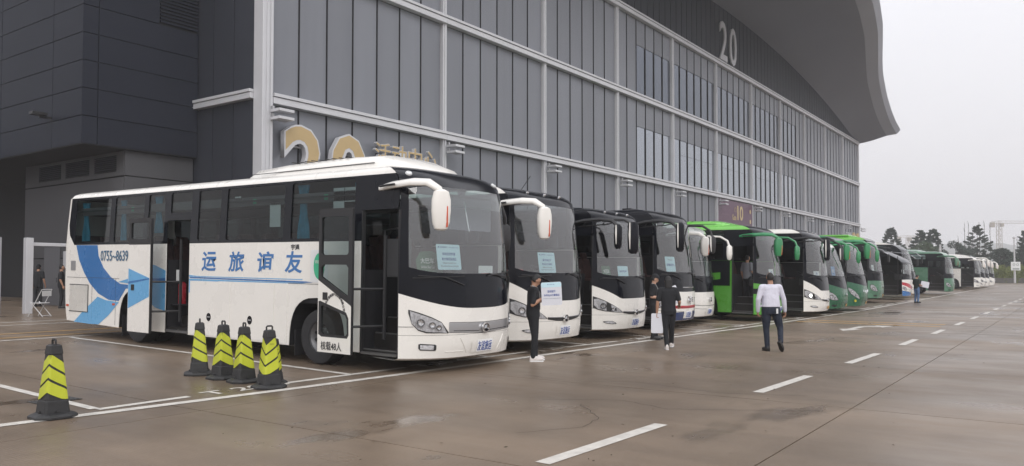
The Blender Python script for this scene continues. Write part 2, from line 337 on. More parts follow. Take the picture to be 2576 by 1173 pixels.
# scattered leaves and grit
lf = mat('leaf_litter', (.05, .04, .02), .8); s = MB()
for _ in range(90):
    u = random.uniform(5, 26); v = random.uniform(1.5, 9.3); a = random.uniform(0, 6.3); l = random.uniform(.008, .028); c, d = math.cos(a) * l, math.sin(a) * l
    s.add([(u - c, v - d, .008), (u + d * .4, v - c * .4, .006), (u + c, v + d, .012), (u - d * .4, v + c * .4, .014)], [(0, 1, 2, 3)])
s.build('leaf_litter', lf, kind='stuff')
gr = empty('drain_grate', 'small rectangular metal drain grate in the wet parking bay beside the lone cone', 'drain grate', (5.0, 11.0, gz(11)))
gm = mat('grate_metal', (.16, .16, .16), .4, metal=.6); box('frame', joint_m, gr, -.28, .28, -.17, .17, .001, .004)
for k in range(13): box('bar', gm, gr, -.26 + k * .042, -.26 + k * .042 + .018, -.15, .15, .0045, .011)

# ================================================================== EXHIBITION HALL
panel_m = mat('facade_panel', (.205, .214, .240), .42, metal=.15, var=.11, vscale=.8, obj_rand=.07, rvar=.1, stretch=(1.5, 1.5, .12)); trim_m = mat('aluminium_trim', (.60, .60, .62), .38, metal=.2, var=.06, vscale=.8)
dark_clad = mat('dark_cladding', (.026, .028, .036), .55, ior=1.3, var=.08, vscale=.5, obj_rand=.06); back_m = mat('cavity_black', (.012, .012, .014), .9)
pur = mat('purple_sign_panel', (.11, .045, .085), .4, var=.06); gold = mat('gold_letter_face', (.52, .38, .19), .5, var=.05); gold2 = mat('gold_print', (.60, .47, .25), .5)
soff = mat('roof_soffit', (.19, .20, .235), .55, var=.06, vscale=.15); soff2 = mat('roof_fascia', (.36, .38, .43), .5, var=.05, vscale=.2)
bglass = mat('facade_glass', (.36, .385, .42), .03, metal=1); dglass = mat('facade_glass_dark', (.125, .14, .17), .06, metal=.9)
hall = empty('exhibition_hall', 'huge grey panelled exhibition hall with white grid trim and a sweeping curved roof', 'building', (18.95, 25.6, 0))
def hp(name, m, x0, x1, y0, y1, z0, z1, bevel=0, parent=None):
    o = MB().box(x0 - 18.95, x1 - 18.95, y0 - 25.6, y1 - 25.6, z0, z1).build(name, m, parent or hall, bevel=bevel); return o
cols = [18.95] + [29.72 + 9.07 * k for k in range(11)]
def arch(u): return 25.4 - 5.25 * ((u - 69.7) / 50.7) ** 2
V0 = 25.6; B0 = [(8.28, 8.68), (14.08, 14.48), (19.96, 20.36)]
hp('backing_wall', back_m, 19.0, 120.2, 25.72, 26.0, 0, 20.1)
GL1 = {}; 
for b in range(11):
    a = cols[b] + (.42 if b == 0 else .14); c = cols[b + 1] - .14; n = 7 if b == 0 else 6; wd = (c - a) / n
    for i in range(n):
        x0, x1 = a + i * wd + .032, a + (i + 1) * wd - .032
        if i:
            for z0, z1 in ((.12, 8.24), (8.72, 14.04), (14.52, 19.9)):
                if not (b == 5 and z0 < 1): hp('joint_strip', back_m, x0 - .05, x0 - .014, V0 - .045, V0 + .07, z0, z1)
        if b == 5: pass
        else: hp('panel', panel_m, x0, x1, V0, 25.66, .12, 8.26)
        g = (b == 3 and i >= 2) or b in (4, 5, 6) or (b == 7 and i < 4)
        if g:
            hp('glass_pane', bglass, x0, x1, V0 + .02, 25.64, 8.7, 12.2 if not (b == 4 and i or b in (5, 6) and 0 < i < 5) else 11.05)
            if b == 4 and i or b in (5, 6) and 0 < i < 5: hp('glass_pane', bglass, x0, x1, V0 + .02, 25.64, 11.07, 12.2)
            hp('panel', panel_m, x0, x1, V0, 25.66, 12.24, 14.06)
        else: hp('panel', panel_m, x0, x1, V0, 25.66, 8.7, 14.06)
        g = (b == 3 and i >= 2) or b in (4, 5, 6) or (b == 7 and i < 4)
        if g:
            hp('glass_pane', dglass, x0, x1, V0 + .02, 25.64, 14.5, 18.1); hp('panel', panel_m, x0, x1, V0, 25.66, 18.14, 19.94)
        else: hp('panel', panel_m, x0, x1, V0, 25.66, 14.5, 19.94)
for b in range(1, 12): hp('column', trim_m, cols[b] - .14, cols[b] + .14, 25.42, 25.7, 0, 20.0, .012); hp('column_rib', trim_m, cols[b] - .045, cols[b] + .045, 25.37, 25.418, 0, 19.9)
hp('corner_column', trim_m, 18.86, 19.36, 25.28, 25.85, 0, 21.5, .02); hp('column_rib', trim_m, 19.02, 19.12, 25.24, 25.278, 0, 21.5); hp('column_rib', trim_m, 19.20, 19.30, 25.24, 25.278, 0, 21.5)
for z0, z1 in B0:
    for b in range(11):
        x0 = 19.365 if b == 0 else cols[b]; x1 = cols[b + 1] - .004
        hp('beam', trim_m, x0, x1, 25.26, 25.6, z0, z0 + .25, .01); hp('beam_cap', trim_m, x0, x1, 25.20, 25.6, z0 + .27, z1, .01)
# dark cladding band above the top beam
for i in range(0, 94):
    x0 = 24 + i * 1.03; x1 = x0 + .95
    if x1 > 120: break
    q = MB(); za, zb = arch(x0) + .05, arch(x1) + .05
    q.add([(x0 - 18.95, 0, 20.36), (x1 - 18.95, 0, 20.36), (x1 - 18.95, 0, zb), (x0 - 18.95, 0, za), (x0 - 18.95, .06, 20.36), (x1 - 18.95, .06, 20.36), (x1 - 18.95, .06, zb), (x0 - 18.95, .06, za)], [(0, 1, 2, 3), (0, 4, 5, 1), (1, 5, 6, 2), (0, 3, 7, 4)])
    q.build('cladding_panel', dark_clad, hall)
q = MB(); n = 50; q.v = [(u - 18.95, .14, z) for k in range(n + 1) for u in [18.95 + 101.4 * k / n] for z in (20.0, arch(u) + .3)]; q.f = [(2 * k, 2 * k + 2, 2 * k + 3, 2 * k + 1) for k in range(n)]; q.mi = [0] * n
q.build('gable_backing', back_m, hall)
# roof: soffit sweeping out from the facade, a folded lip and a shell over the top
def outer(u):
    u2 = u if u >= 69.7 else 139.4 - u
    return Vector((u, lerp_tab([(69.7, 13.9), (79, 14.94), (86, 15.97), (92, 17.1), (98, 18.26), (103, 19.15), (108, 19.86), (112, 20.3), (116, 20.5), (118.5, 20.45), (120.4, 20.2)], u2), lerp_tab([(69.7, 27.3), (79, 27.0), (86, 26.85), (98, 26.25), (108, 25.5), (112, 24.7), (116, 23.45), (118.5, 22.5), (120.4, 21.6)], u2)))
prof_rows = []; NU = 60
for k in range(NU + 1):
    u = 18.95 + 101.45 * k / NU; f = Vector((u, 25.56, arch(u))); o = outer(u) - Vector((0, .3, 0)); cz = o + Vector((0, 1.75, -.95)); 
    tip = max(0, 1 - abs(u - (120.4 if u > 69.7 else 18.95)) / 6); cz.z += .3 * tip
    bk = 1 - 1.35 * tip; ring = [f, f.lerp(cz, .25) + Vector((0, 0, .25 * bk)), f.lerp(cz, .5) + Vector((0, 0, .32 * bk)), f.lerp(cz, .78) + Vector((0, 0, .16 * bk)), cz, cz.lerp(o, .6) + Vector((0, -.22, -.28)), o, o + Vector((0, .15, .35)), o + Vector((0, 1.2, .75)), Vector((u, 25.6, arch(u) + 3.2)), Vector((u, 45, arch(u) + 4))]
    prof_rows.append([q - Vector((18.95, 25.6, 0)) for q in ring])
def surf(name, m, c0, c1):
    q = MB(); nn = c1 - c0 + 1; q.v = [p for r in prof_rows for p in r[c0:c1 + 1]]; q.f = [(i * nn + j, (i + 1) * nn + j, (i + 1) * nn + j + 1, i * nn + j + 1) for i in range(NU) for j in range(nn - 1)]; q.mi = [0] * len(q.f)
    return q.build(name, m, hall, smooth=True)
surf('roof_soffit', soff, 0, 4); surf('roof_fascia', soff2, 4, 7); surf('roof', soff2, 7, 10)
for row in (prof_rows[0], prof_rows[-1]):
    q = MB(); q.v = list(row); q.f = [tuple(range(len(row)))]; q.mi = [0]; q.build('roof_end', soff2, hall)
hp('end_wall', panel_m, 120.2, 120.4, 25.66, 60, 0, 23)
# wall facing the yard on the near side
nv = mat('side_panel_shaded', (.032, .035, .046), .48, ior=1.4, var=.08, vscale=.5, obj_rand=.05)  # darker copy of the facade panels, the wall's shade put into the colour
hp('backing_wall', back_m, 19.1, 19.3, 25.86, 60, 0, 21)
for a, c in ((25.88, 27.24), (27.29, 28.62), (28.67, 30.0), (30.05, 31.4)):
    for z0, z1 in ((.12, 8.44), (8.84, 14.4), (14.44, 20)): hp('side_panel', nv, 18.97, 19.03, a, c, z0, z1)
hp('beam', trim_m, 18.72, 18.97, 25.86, 29.9, 8.46, 8.68, .01); hp('beam_cap', trim_m, 18.68, 18.97, 25.86, 29.9, 8.70, 8.82, .01)
# purple gate board over the entrance
ga = empty('gate_sign', 'wide purple gate board reading Gate 10 above the dark entrance', 'sign', (65.9, 25.4, 6.0))
box('board', pur, ga, .16, 9.0, 0, .3, .05, 2.22)
text('lettering', 'Gate', gold2, ga, lambda x, y, z: (4.1 + x, -.01 + z, .75 + y), t=.01, fit=(1.0, .5), bold=.01)
text('lettering', '门', gold2, ga, lambda x, y, z: (4.4 + x, -.01 + z, 1.45 + y), t=.01, fit=(.42, .42))
text('gate_number', '10', gold2, ga, lambda x, y, z: (5.65 + x, -.012 + z, 1.2 + y), t=.014, fit=(1.5, 1.35), bold=.02)
box('faint_print', mat('faint_print', (.16, .09, .13), .5), ga, .9, 2.3, -.012, -.002, 1.25, 1.40); box('faint_print', MATS['faint_print'], ga, .9, 2.9, -.012, -.002, .85, .95)
for k in range(2): MB().lathe([(.001, 0), (.2, 0), (.2, .02), (.001, .02)], Matrix.Translation((8.4, -.015, 1.5 - k * .95)) @ Matrix.Rotation(R(90), 4, 'Z'), 16).build('emblem', gold2, ga)
hp('entrance_recess', back_m, 65.9, 75.0, 25.9, 27.9, 0, 6.0); hp('entrance_frame', trim_m, 66.1, 66.25, 25.62, 25.8, 0, 6.0); hp('entrance_door', dglass, 66.4, 74.6, 25.78, 25.84, 0, 5.6)
# big pale number on the dark gable
nb = empty('roof_number_sign', 'tall pale grey number 20 mounted high on the dark gable under the roof', 'number sign', (66.8, 25.5, 20.6))
for ch, x in (('2', 1.1), ('0', 3.5)): text('digit', ch, trim_m, nb, lambda a, b, z, x=x: (x + a, z, 1.78 + b), t=.12, fit=(1.75, 3.5), bold=.008)
# gold lettering over the parked coaches
gs = empty('gold_wall_sign', 'large gold 20 and raised gold characters on the panels above the first coach', 'sign', (19.7, 25.3, 4.42))
def letter(name, ch, cx, cz, wd, ht, bold, dep=.24):
    text(name, ch, trim_m, gs, lambda a, b, z: (cx + a, z, cz + b), t=dep, fit=(wd, ht), bold=bold)
    text('letter_face', ch, gold, gs, lambda a, b, z: (cx + a, -dep / 2 - .006 + z, cz + b), t=.006, fit=(wd * .95, ht * .955), bold=bold * .35)
letter('digit', '2', 1.1, 1.6, 2.05, 3.2, .045); letter('digit', '0', 3.5, 1.6, 2.05, 3.2, .045)
for i, ch in enumerate('活动中心'): letter('character', ch, 5.55 + i * 1.06, 2.62, .98, .98, .014, .16)
for q in [c for c in gs.children if c.name.startswith(('digit', 'character'))]: pass
for x in (.6, 3, 6.9): box('mounting_rail', trim_m, gs, x, x + 1.4, .13, .28, 2.3, 2.36)
g2 = empty('far_wall_sign', 'small weathered sign letters low on the far end of the hall wall', 'sign', (111, 25.35, 4.3)); 
for i, ch in enumerate('活动中心'): text('character', ch, trim_m, g2, lambda a, b, z, i=i: (.9 + i * 1.05, z, 2.5 + b) if 0 else (.9 + i * 1.05 + a, z, 2.4 + b), t=.2, fit=(.95, 1.0), bold=.01)
for i, ch in enumerate('20'): text('digit', ch, gold, g2, lambda a, b, z, i=i: (5.7 + i * 2.2 + a, z, 1.7 + b), t=.2, fit=(1.7, 2.6), bold=.03)
ordn = ['corner', 'second', 'third', 'fourth', 'fifth', 'sixth', 'seventh', 'eighth', 'ninth', 'tenth', 'eleventh', 'last']
for i, u in enumerate(cols):
    l = empty('wall_lamp', 'twin white bar lamp on the hall\'s %s white column' % ordn[i] + (', nearest the camera' if i == 0 else ', at the far end' if i == 11 else ' from the near corner'), 'wall lamp', (u + (.32 if i == 0 else .02), 25.28, 7.6), group='twin bar lamps on the hall columns')
    for z in (0, .3): box('lamp_bar', trim_m, l, -.08, .62, -.62, -.04, z, z + .11, .008); box('bracket', silver, l, -.06, .03, -.16, -.02, z + .12, z + .24)
# ------------------------------------------------------------------ dark service tower
tw = empty('service_tower', 'dark panelled service tower with an overhanging box on the left of the hall', 'building', (14.24, 29.65, 0))
tp = mat('tower_panel', (.020, .023, .034), .6, ior=1.22, var=.06, vscale=.5, obj_rand=.05); lowp = mat('tower_base_panel', (.075, .075, .08), .5, var=.07, vscale=.5)
def tpx(name, m, x0, x1, y0, y1, z0, z1, bevel=0): return MB().box(x0 - 14.24, x1 - 14.24, y0 - 29.65, y1 - 29.65, z0, z1).build(name, m, tw, bevel=bevel)
tpx('core', back_m, 14.32, 18.9, 29.73, 52, 6.52, 17.8)
for k in range(11):
    z0 = 6.49 + k * 1.03; z1 = z0 + 1.0
    if k == 5 or k == 6: tpx('panel', tp, 14.83, 17.2, 29.65, 29.7, z0, z1)
    else: tpx('panel', tp, 14.83, 18.92, 29.65, 29.7, z0, z1)
    q = MB(); q.add([(0, 0, z0), (.56, 0, z0), (.56, 0, z1), (0, 0, z1), (0, 2.28, z0), (0, 2.28, z1), (.06, 2.28, z0), (.56, .06, z0)], [(0, 1, 2, 3), (4, 0, 3, 5), (0, 4, 6, 7, 1)]); q.build('corner_panel', tp, tw)
    for a, c in ((31.96, 36.48), (36.52, 41), (41.04, 46)): tpx('panel', tp, 14.24, 14.29, a, c, z0, z1)
tpx('soffit', back_m, 14.26, 18.9, 29.67, 46, 6.44, 6.5)
for k in range(14): tpx('louvre_slat', tp, 17.24, 18.9, 29.62, 29.7, 11.72 + k * .14, 11.79 + k * .14)
for z0, z1 in ((.12, 2.3), (2.34, 5.44), (5.48, 6.44)):
    tpx('base_panel', lowp, 16.02, 18.9, 29.9, 29.96, z0, z1); 
    if z0 < 5: tpx('base_panel', lowp, 16.0, 16.06, 29.96, 38.3, z0, z1 - .02 if z0 > 2 else z1)
tpx('core', back_m, 16.07, 18.9, 29.97, 38.2, 0, 6.43)
for a, c in ((29.96, 30.5), (32.2, 32.6), (34.6, 35.0), (37.0, 38.3)): tpx('base_panel', lowp, 16.0, 16.06, a, c, 5.48, 6.43)
for a, c in ((30.5, 32.2), (32.6, 34.6), (35.0, 37.0)):
    tpx('base_panel', lowp, 16.0, 16.06, a + .005, c - .005, 6.32, 6.43); tpx('base_panel', lowp, 16.0, 16.06, a + .005, c - .005, 5.48, 5.66)
    for k in range(8): tpx('louvre_slat', dark_clad, 15.99, 16.05, a + .02, c - .02, 5.69 + k * .08, 5.73 + k * .08)
tpx('service_door', mat('door_grey', (.13, .13, .14), .45), 15.96, 15.99, 34.9, 36.3, .3, 2.8); tpx('door_handle', chrome, 15.92, 15.955, 35.05, 35.1, 1.3, 1.5)
tpx('meter_box', trim_m, 15.82, 15.99, 33.9, 34.3, 1.9, 2.6, .01)
tpx('rear_wall', back_m, -4, 16.0, 46, 46.3, 0, 8)
wl = empty('tower_lamp', 'small dark spotlight on a bracket on the dark tower wall', 'lamp', (14.24, 32.0, 7.6))
box('bracket', blackpl, wl, -.45, 0, -.05, .05, 0, .08); box('lamp_head', blackpl, wl, -.75, -.2, -.16, .16, .08, .2, .02)
# ------------------------------------------------------------------ fence and gate frame
fm = mat('fence_metal', (.34, .34, .35), .5, metal=.2, var=.1); fd = mat('fence_mesh', (.16, .16, .17), .6)
fn = empty('mesh_fence', 'grey steel mesh fence at the left edge in front of the dark recess', 'fence', (-1, 30, gz(30)))
for k in range(6): box('fence_post', fm, fn, k * 2.55 - .05, k * 2.55 + .05, -.05, .05, 0, 2.65, .008)
for z in (.12, 2.52): box('rail', fm, fn, 0, 12.7, -.02, .02, z, z + .06)
q = MB()
for k in range(160): x = .05 + k * .08; q.box(x, x + .016, -.008, .008, .18, 2.52)
for k in range(30): z = .2 + k * .08; q.box(0, 12.7, -.012, -.0085, z, z + .014)
q.build('mesh_panel', fd, fn)
gf = empty('entry_gate', 'open white painted steel gateway beside the mesh fence', 'gate', (12.55, 30, gz(30)))
box('post', trim_m, gf, 0, .24, -.12, .12, 0, 2.66, .01); box('top_bar', trim_m, gf, .245, 3.3, -.05, .05, 2.38, 2.5, .01); box('post', trim_m, gf, 3.3, 3.4, -.05, .05, 0, 2.5, .01)

# ================================================================== COACHES
W = 1.25
def interp(a, b, t): return a + (b - a) * t
PROF = [(.26, .07), (.45, .015), (.8, 0), (1.2, .02), (1.65, .07), (2.3, .15), (2.9, .26), (3.2, .35), (3.36, .45), (3.48, .62), (3.56, .88), (3.6, 1.25)]
EDGE = [(.26, .55), (3.1, .57), (3.36, .64), (3.48, .80), (3.56, 1.05), (3.6, 1.4)]
def wz(z): return 1.25 if z <= 2.25 else lerp_tab([(2.25, 1.25), (3.42, 1.205), (3.50, 1.16), (3.555, 1.06), (3.6, .86)], z)
SEATS = {}
def coach(u0, vn, label, h=3.6, low=white_p, front=None, roof=white_p, band=black_p, dome=black_p, mir=white_p, mstyle='drop', twin=False, style='A', prof=None, edge=None, zf=None, wsb=1.65, wst=3.2,
          pod=None, L=12.1, plate_txt='友谊旅运', sign=None, detail=1, doors='front', lights=False, curtains=False, far_mirror=True, wb=2.25, dw=.85, seat=None, bump=None, bandf=None, sx=1.0, pw=3.0, hk=1.0):
    PR = prof or PROF; ED = edge or EDGE; front = front or low; seat = seat or seat_m
    root = empty('coach', label, 'bus', (u0 + W * sx, vn, .0134 * (vn - 9.5)), rx=.0134, group='coaches parked side by side in the bays'); root.scale = (sx, 1, h / 3.6)
    ye = lambda z: lerp_tab(ED, z)
    def S_(s, z, off=0.0):
        def P(s, z): a = lerp_tab(PR, z); return Vector((s * wz(z), a + (ye(z) - a) * abs(s) ** pw, z))
        p = P(s, z)
        if off:
            e = .01; d1 = P(min(1, s + e), z) - P(max(-1, s - e), z); d2 = P(s, z + e) - P(s, z - e); p = p + d1.cross(d2).normalized() * off
        return p
    def patch(name, m, s0, s1, zl, zh, ns=20, nz=6, off=0, mir=False, par=None, thick=0):
        zl_ = zl if callable(zl) else (lambda s: zl); zh_ = zh if callable(zh) else (lambda s: zh); o = None
        for sg in ((1, -1) if mir else (1,)):
            v = []; q = MB()
            for i in range(ns + 1):
                s = interp(s0, s1, i / ns)
                for j in range(nz + 1): v.append(S_(s * sg, interp(zl_(s), zh_(s), j / nz), off))
            f = [(i * (nz + 1) + j, (i + 1) * (nz + 1) + j, (i + 1) * (nz + 1) + j + 1, i * (nz + 1) + j + 1) for i in range(ns) for j in range(nz)]
            q.add(v, f); o = q.build(name, m, par or root, smooth=True)
        return o
    def seam(pts, r=.004, m=blackpl, name='seam', off=.002):
        o = []
        for (a, b), (c, d) in zip(pts, pts[1:]):
            n = max(2, int(abs(c - a) * 10)); o += [S_(interp(a, c, k / n), interp(b, d, k / n), off) for k in range(n)]
        o.append(S_(*pts[-1], off)); return MB().tube(o, r, 5).build(name, m, root)
    def side(sg, off=0):   # maps curve coords (y, z, t) to the side wall
        return lambda y, z, t: (sg * (wz(z) if z <= 3.42 else 1.205) + sg * (off + t), y, z)
    zf_ = zf or (lambda s: 1.10 + .26 * abs(s) ** 3)
    # ---- front skin
    bs = lambda s: .27 + .0 * s
    patch('bumper', front, -1, 1, .27, .655, 26, 5); patch('front_panel', front, -1, 1, .66, lambda s: zf_(s), 26, 7)
    q = MB(); q.v = [S_(k / 12 - 1, .27) + Vector((0, dy, dz)) for k in range(25) for dy, dz in ((0, 0), (.10, -.035), (.6, -.02))]; q.f = [(3 * i + j, 3 * i + j + 1, 3 * i + j + 4, 3 * i + j + 3) for i in range(24) for j in range(2)]; q.mi = [0] * len(q.f); q.build('bumper_lip', front, root, smooth=True)
    patch('lower_black_panel', black_p, -1, 1, lambda s: zf_(s) + .006, wsb, 26, 4)
    corner = lambda s: wst - .10 * max(0, (abs(s) - .6) / .4) ** 2
    patch('pillar', band if band is not white_p else black_p, .93, 1, wsb, lambda s: min(3.34, wst + .1), 3, 12, mir=True)
    if detail: patch('windscreen', g_scr, -.93, .93, wsb, lambda s: corner(s) - .0, 22, 12)
    else: patch('windscreen', g_scr, -.93, .93, wsb, lambda s: corner(s), 14, 8)
    patch('windscreen_frit', black_p, -.93, .93, lambda s: wsb - .01, lambda s: wsb + .05 + .16 * abs(s) ** 6, 22, 2, off=.004)
    patch('header_panel', dome, -.93, .93, lambda s: corner(s) + .002, min(3.34, wst + .1), 22, 3)
    patch('front_dome', dome, -1, 1, min(3.34, wst + .1), 3.6, 26, 8)
    if style in 'AC': patch('sun_strip', g_tint, -.86, .86, wst - .34, wst - .04, 22, 2, off=-.006)
    # ---- sides
    def arch_pts(c, hw, top, back):
        o = []
        for k in range(17):
            a = math.pi * k / 16; x = math.cos(a); y = math.sin(a); n = 2 / 2.7
            o.append((c + hw * (abs(x) ** n) * (1 if x > 0 else -1), .31 + (top - .31) * abs(y) ** n))
        return o  # runs from +hw to -hw
    wc, rc = 2.6, 8.78
    zb = .31
    end = [(L - .12, zb + .06), (L - .04, .7), (L, 1.3), (L, wb)]
    dy0, dy1 = .58, .58 + dw
    for sg in (-1, 1):
        near = sg < 0
        y0 = dy1 + .04 if near else .56
        out = [(y0, zb)] + arch_pts(wc, .76, 1.22, 0)[::-1]
        if near and 'mid' in doors: out += [(6.67, zb), (6.67, wb), (y0, wb)]
        else: out += arch_pts(rc, .70, 1.2, 0)[::-1] + end + [(y0, wb)]
        plate('side_wall', low, root, out, (), side(sg), .01)
        if near and 'mid' in doors: plate('side_wall', low, root, [(7.55, zb)] + arch_pts(rc, .70, 1.2, 0)[::-1] + end + [(7.55, wb)], (), side(sg), .01)
        # window band
        wins = [(1.62, 3.42), (3.55, 5.45), (5.58, 6.45), (6.62, 7.5), (7.65, 8.4), (8.5, 9.85), (9.97, 11.72)]
        if not near: wins = [(.75, 1.5)] + wins
        if near: top = [(max(y0 - dw - .01, ye(2.79) + .015), 2.79), (y0, 2.79), (y0, wb)]
        else: top = [(ye(wb) + .01, wb)]
        b = [(ye(z) + .012, z) for z in ([] if near else [2.6]) + [2.95, 3.05, 3.15, 3.25, 3.33, 3.40]]
        out = top + ([(6.67, wb), (6.67, 2.76), (7.55, 2.76), (7.55, wb)] if near and 'mid' in doors else []) + [(L - .42, wb), (L - .16, 2.5), (L - .10, 2.75), (L - .16, 3.42)] + b[::-1]
        holes = []
        for a, c in wins:
            mid = near and 'mid' in doors and abs(a - 6.62) < .01
            if a < y0 and near: a = y0 + .12
            a = max(a, ye(3.38) + .12)
            if c - a < .35: continue
            holes.append(rr(a + .04, c - .04, 2.92 if mid else wb + .06, 3.36, .05))
        ck = plate('window_band', band, root, out, holes, side(sg), .012)
        for hh in holes:
            ys = [q[0] for q in hh]; zs = [q[1] for q in hh]
            g = plate('window', g_win, root, [(min(ys) - .01, min(zs) - .01), (max(ys) + .01, min(zs) - .01), (max(ys) + .01, max(zs) + .01), (min(ys) - .01, max(zs) + .01)], (), side(sg, -.012), 0)
            if detail and max(ys) - min(ys) > 1.2: plate('window_divider', blackpl, g, [(min(ys), max(zs) - .30), (max(ys), max(zs) - .30), (max(ys), max(zs) - .265), (min(ys), max(zs) - .265)], (), side(sg, -.02), .012)
        # rear quarter + cant
        plate('rear_quarter', low, root, [(L - .42, wb), (L, wb), (L - .02, 2.75), (L - .08, 3.42), (L - .16, 3.42), (L - .10, 2.75), (L - .16, 2.5)], (), side(sg, -.001), .008)
    # ---- roof
    zs = [3.40, 3.44, 3.50, 3.53, 3.555, 3.58, 3.6]
    for sg in (-1, 1):
        q = MB(); ny = 8
        for z in zs:
            a = ye(z); e = L - .10 - (z - 3.4) * .6
            q.v += [(sg * wz(max(3.42, z)), interp(a, e, k / ny), z) for k in range(ny + 1)]
        q.f = [(i * (ny + 1) + j, i * (ny + 1) + j + 1, (i + 1) * (ny + 1) + j + 1, (i + 1) * (ny + 1) + j) for i in range(len(zs) - 1) for j in range(ny)]; q.mi = [0] * len(q.f); q.build('roof_edge', roof, root, smooth=True)
    q = MB(); ss = [k / 8 - 1 for k in range(17)]
    for s in ss: a = S_(s, 3.6); q.v += [tuple(a), (a.x, L - .22, 3.6 + .03 * (1 - s * s))]
    q.f = [(2 * i, 2 * i + 2, 2 * i + 3, 2 * i + 1) for i in range(16)]; q.mi = [0] * 16; q.build('roof', roof, root, smooth=True)
    # ---- rear
    q = MB(); rp = [(.37, L - .13), (.7, L - .04), (1.3, L), (2.25, L), (2.75, L - .02), (3.42, L - .09), (3.555, L - .19), (3.6, L - .22)]
    for z, y in rp: q.v += [(s * wz(z), y + .06 * (1 - s * s), z) for s in (-1, -.8, -.3, .3, .8, 1)]
    q.f = [(i * 6 + j, (i + 1) * 6 + j, (i + 1) * 6 + j + 1, i * 6 + j + 1) for i in range(len(rp) - 1) for j in range(5)]; q.mi = [0] * len(q.f); q.build('rear_panel', low, root, smooth=True)
    # ---- structure under and inside
    q = MB(); q.box(-1.18, 1.2, 3.45, 6.6, .36, 1.1); q.box(-.2 if 'mid' in doors else -1.18, 1.2, 6.6, 7.6, .36, 1.1); q.box(-1.18, 1.2, 7.6, 7.98, .36, 1.1); q.box(-1.15, 1.15, 9.55, L - .25, .4, 1.1); q.box(-.55, .55, 1.6, L - .5, .45, 1.1); q.box(.05, 1.18, .62, 1.75, .35, 1.1)
    q.box(-1.18, -.75, dy1 + .08, 1.8, .36, 1.1); q.build('chassis', blackpl, root)
    q = MB(); q.box(-1.19, 1.19, dy1 + .1, 6.6 if 'mid' in doors else L - .2, 1.1, 1.16); q.box(-.1, 1.19, .6, dy1 + .1, 1.1, 1.16)
    if 'mid' in doors: q.box(-1.19, 1.19, 7.6, L - .2, 1.1, 1.16); q.box(-.2, 1.19, 6.6, 7.6, 1.1, 1.16)
    q.build('floor', inter, root); 
    q = MB(); q.box(-1.17, -.72, 1.6, L - .6, 2.98, 3.16); q.box(.72, 1.17, 1.3, L - .6, 2.98, 3.16); q.build('luggage_rack', inter_l, root); box('ceiling', inter_l, root, -1.15, 1.15, 1.4, L - .3, 3.37, 3.39)
    for k, (hgt, x1) in enumerate(((.36, -.95), (.62, -.68), (.88, -.42))):
        st = box('step', step_m, root, -1.2 + k * .27, -.10, dy0, dy1 + .08, hgt - .03 if k == 0 else hgt - .26, hgt); box('nosing', nosing, st, -1.2 + k * .27 - .004, -1.2 + k * .27 + .03, dy0 + .02, dy1 + .03, hgt + .001, hgt + .022)
    box('stair_wall', step_m, root, -.12, -.05, dy0 - .04, dy1 + .1, .36, 1.55); box('stair_wall', inter, root, -1.22, -.1, dy1 + .06, dy1 + .10, .36, 1.75)
    for yy in (dy0 - .03, dy1 + .0): box('door_frame', blackpl, root, -1.245, -1.19, yy, yy + .035, .32, 2.78)
    box('door_sill', nosing, root, -1.26, -1.19, dy0, dy1, .29, .33)
    if 'mid' in doors:
        for k, hgt in enumerate((.42, .66, .90)): box('step', step_m, root, -1.2 + k * .28, -.2, 6.68, 7.54, hgt - (.03 if k == 0 else .25), hgt)
        box('door_sill', nosing, root, -1.26, -1.18, 6.68, 7.54, .33, .38); box('stair_wall', inter, root, -1.2, -.2, 7.55, 7.59, .4, 1.9); box('stair_wall', inter, root, -1.2, -.2, 6.62, 6.66, .4, 1.9); box('stair_wall', inter, root, -.22, -.18, 6.6, 7.6, .4, 1.2)
        ex = MB().tube([(-.98, 7.42, .93), (-.98, 7.42, 1.36), (-.98, 7.42, 1.42)], [.075, .075, .03], 12).build('fire_extinguisher', red_p, root, smooth=True); MB().tube([(-.98, 7.42, 1.36), (-.98, 7.42, 1.45)], .035, 8).build('valve', blackpl, ex)
        box('notice_card', paper, root, -1.06, -1.05, 7.34, 7.52, 1.42, 1.68); box('shelf', inter, root, -1.15, -.6, 7.2, 7.54, .9, .925)
        box('partition', mat('partition_grey', (.09, .09, .095), .5), root, -.92, -.89, 6.72, 7.2, 1.55, 2.2, .01); MB().tube([(-.9, 6.75, 1.2), (-.9, 6.75, 2.4), (-.9, 7.2, 2.45), (-.9, 7.2, 1.2)], .018, 8).build('grab_rail', blackpl, root, smooth=True)
    for x, a, c in ((1.21, .62, L - .15),) + (((-1.225, dy1 + .06, 6.6), (-1.225, 7.6, L - .15)) if 'mid' in doors else ((-1.225, dy1 + .06, L - .15),)): box('lining', inter, root, x, x + .012, a, c, 1.12, 2.24)
    box('lining', inter, root, -1.15, 1.15, L - .2, L - .18, 1.16, 2.5)
    # dash, wheel, driver seat
    q = MB(); q.box(-1.0, 1.12, .52, .8, 1.3, 1.55); q.box(-.05, 1.12, .6, 1.05, 1.2, 1.62); q.build('dashboard', blackpl, root, bevel=.03)
    M = Matrix.Translation((.62, 1.12, 1.72)) @ Matrix.Rotation(R(35), 4, 'X') ; pts = [M @ Vector((.235 * math.cos(2 * math.pi * k / 20), 0 + .235 * math.sin(2 * math.pi * k / 20), 0)) for k in range(21)]
    sw = MB().tube(pts, .018, 6, cap=False); sw.tube([M @ Vector((0, 0, 0)), (.62, .9, 1.5)], .03, 8); sw.box(-.2, .2, -.03, .03, -.01, .01, M); sw.build('steering_wheel', blackpl, root, smooth=True)
    key = ('seat', seat.name)
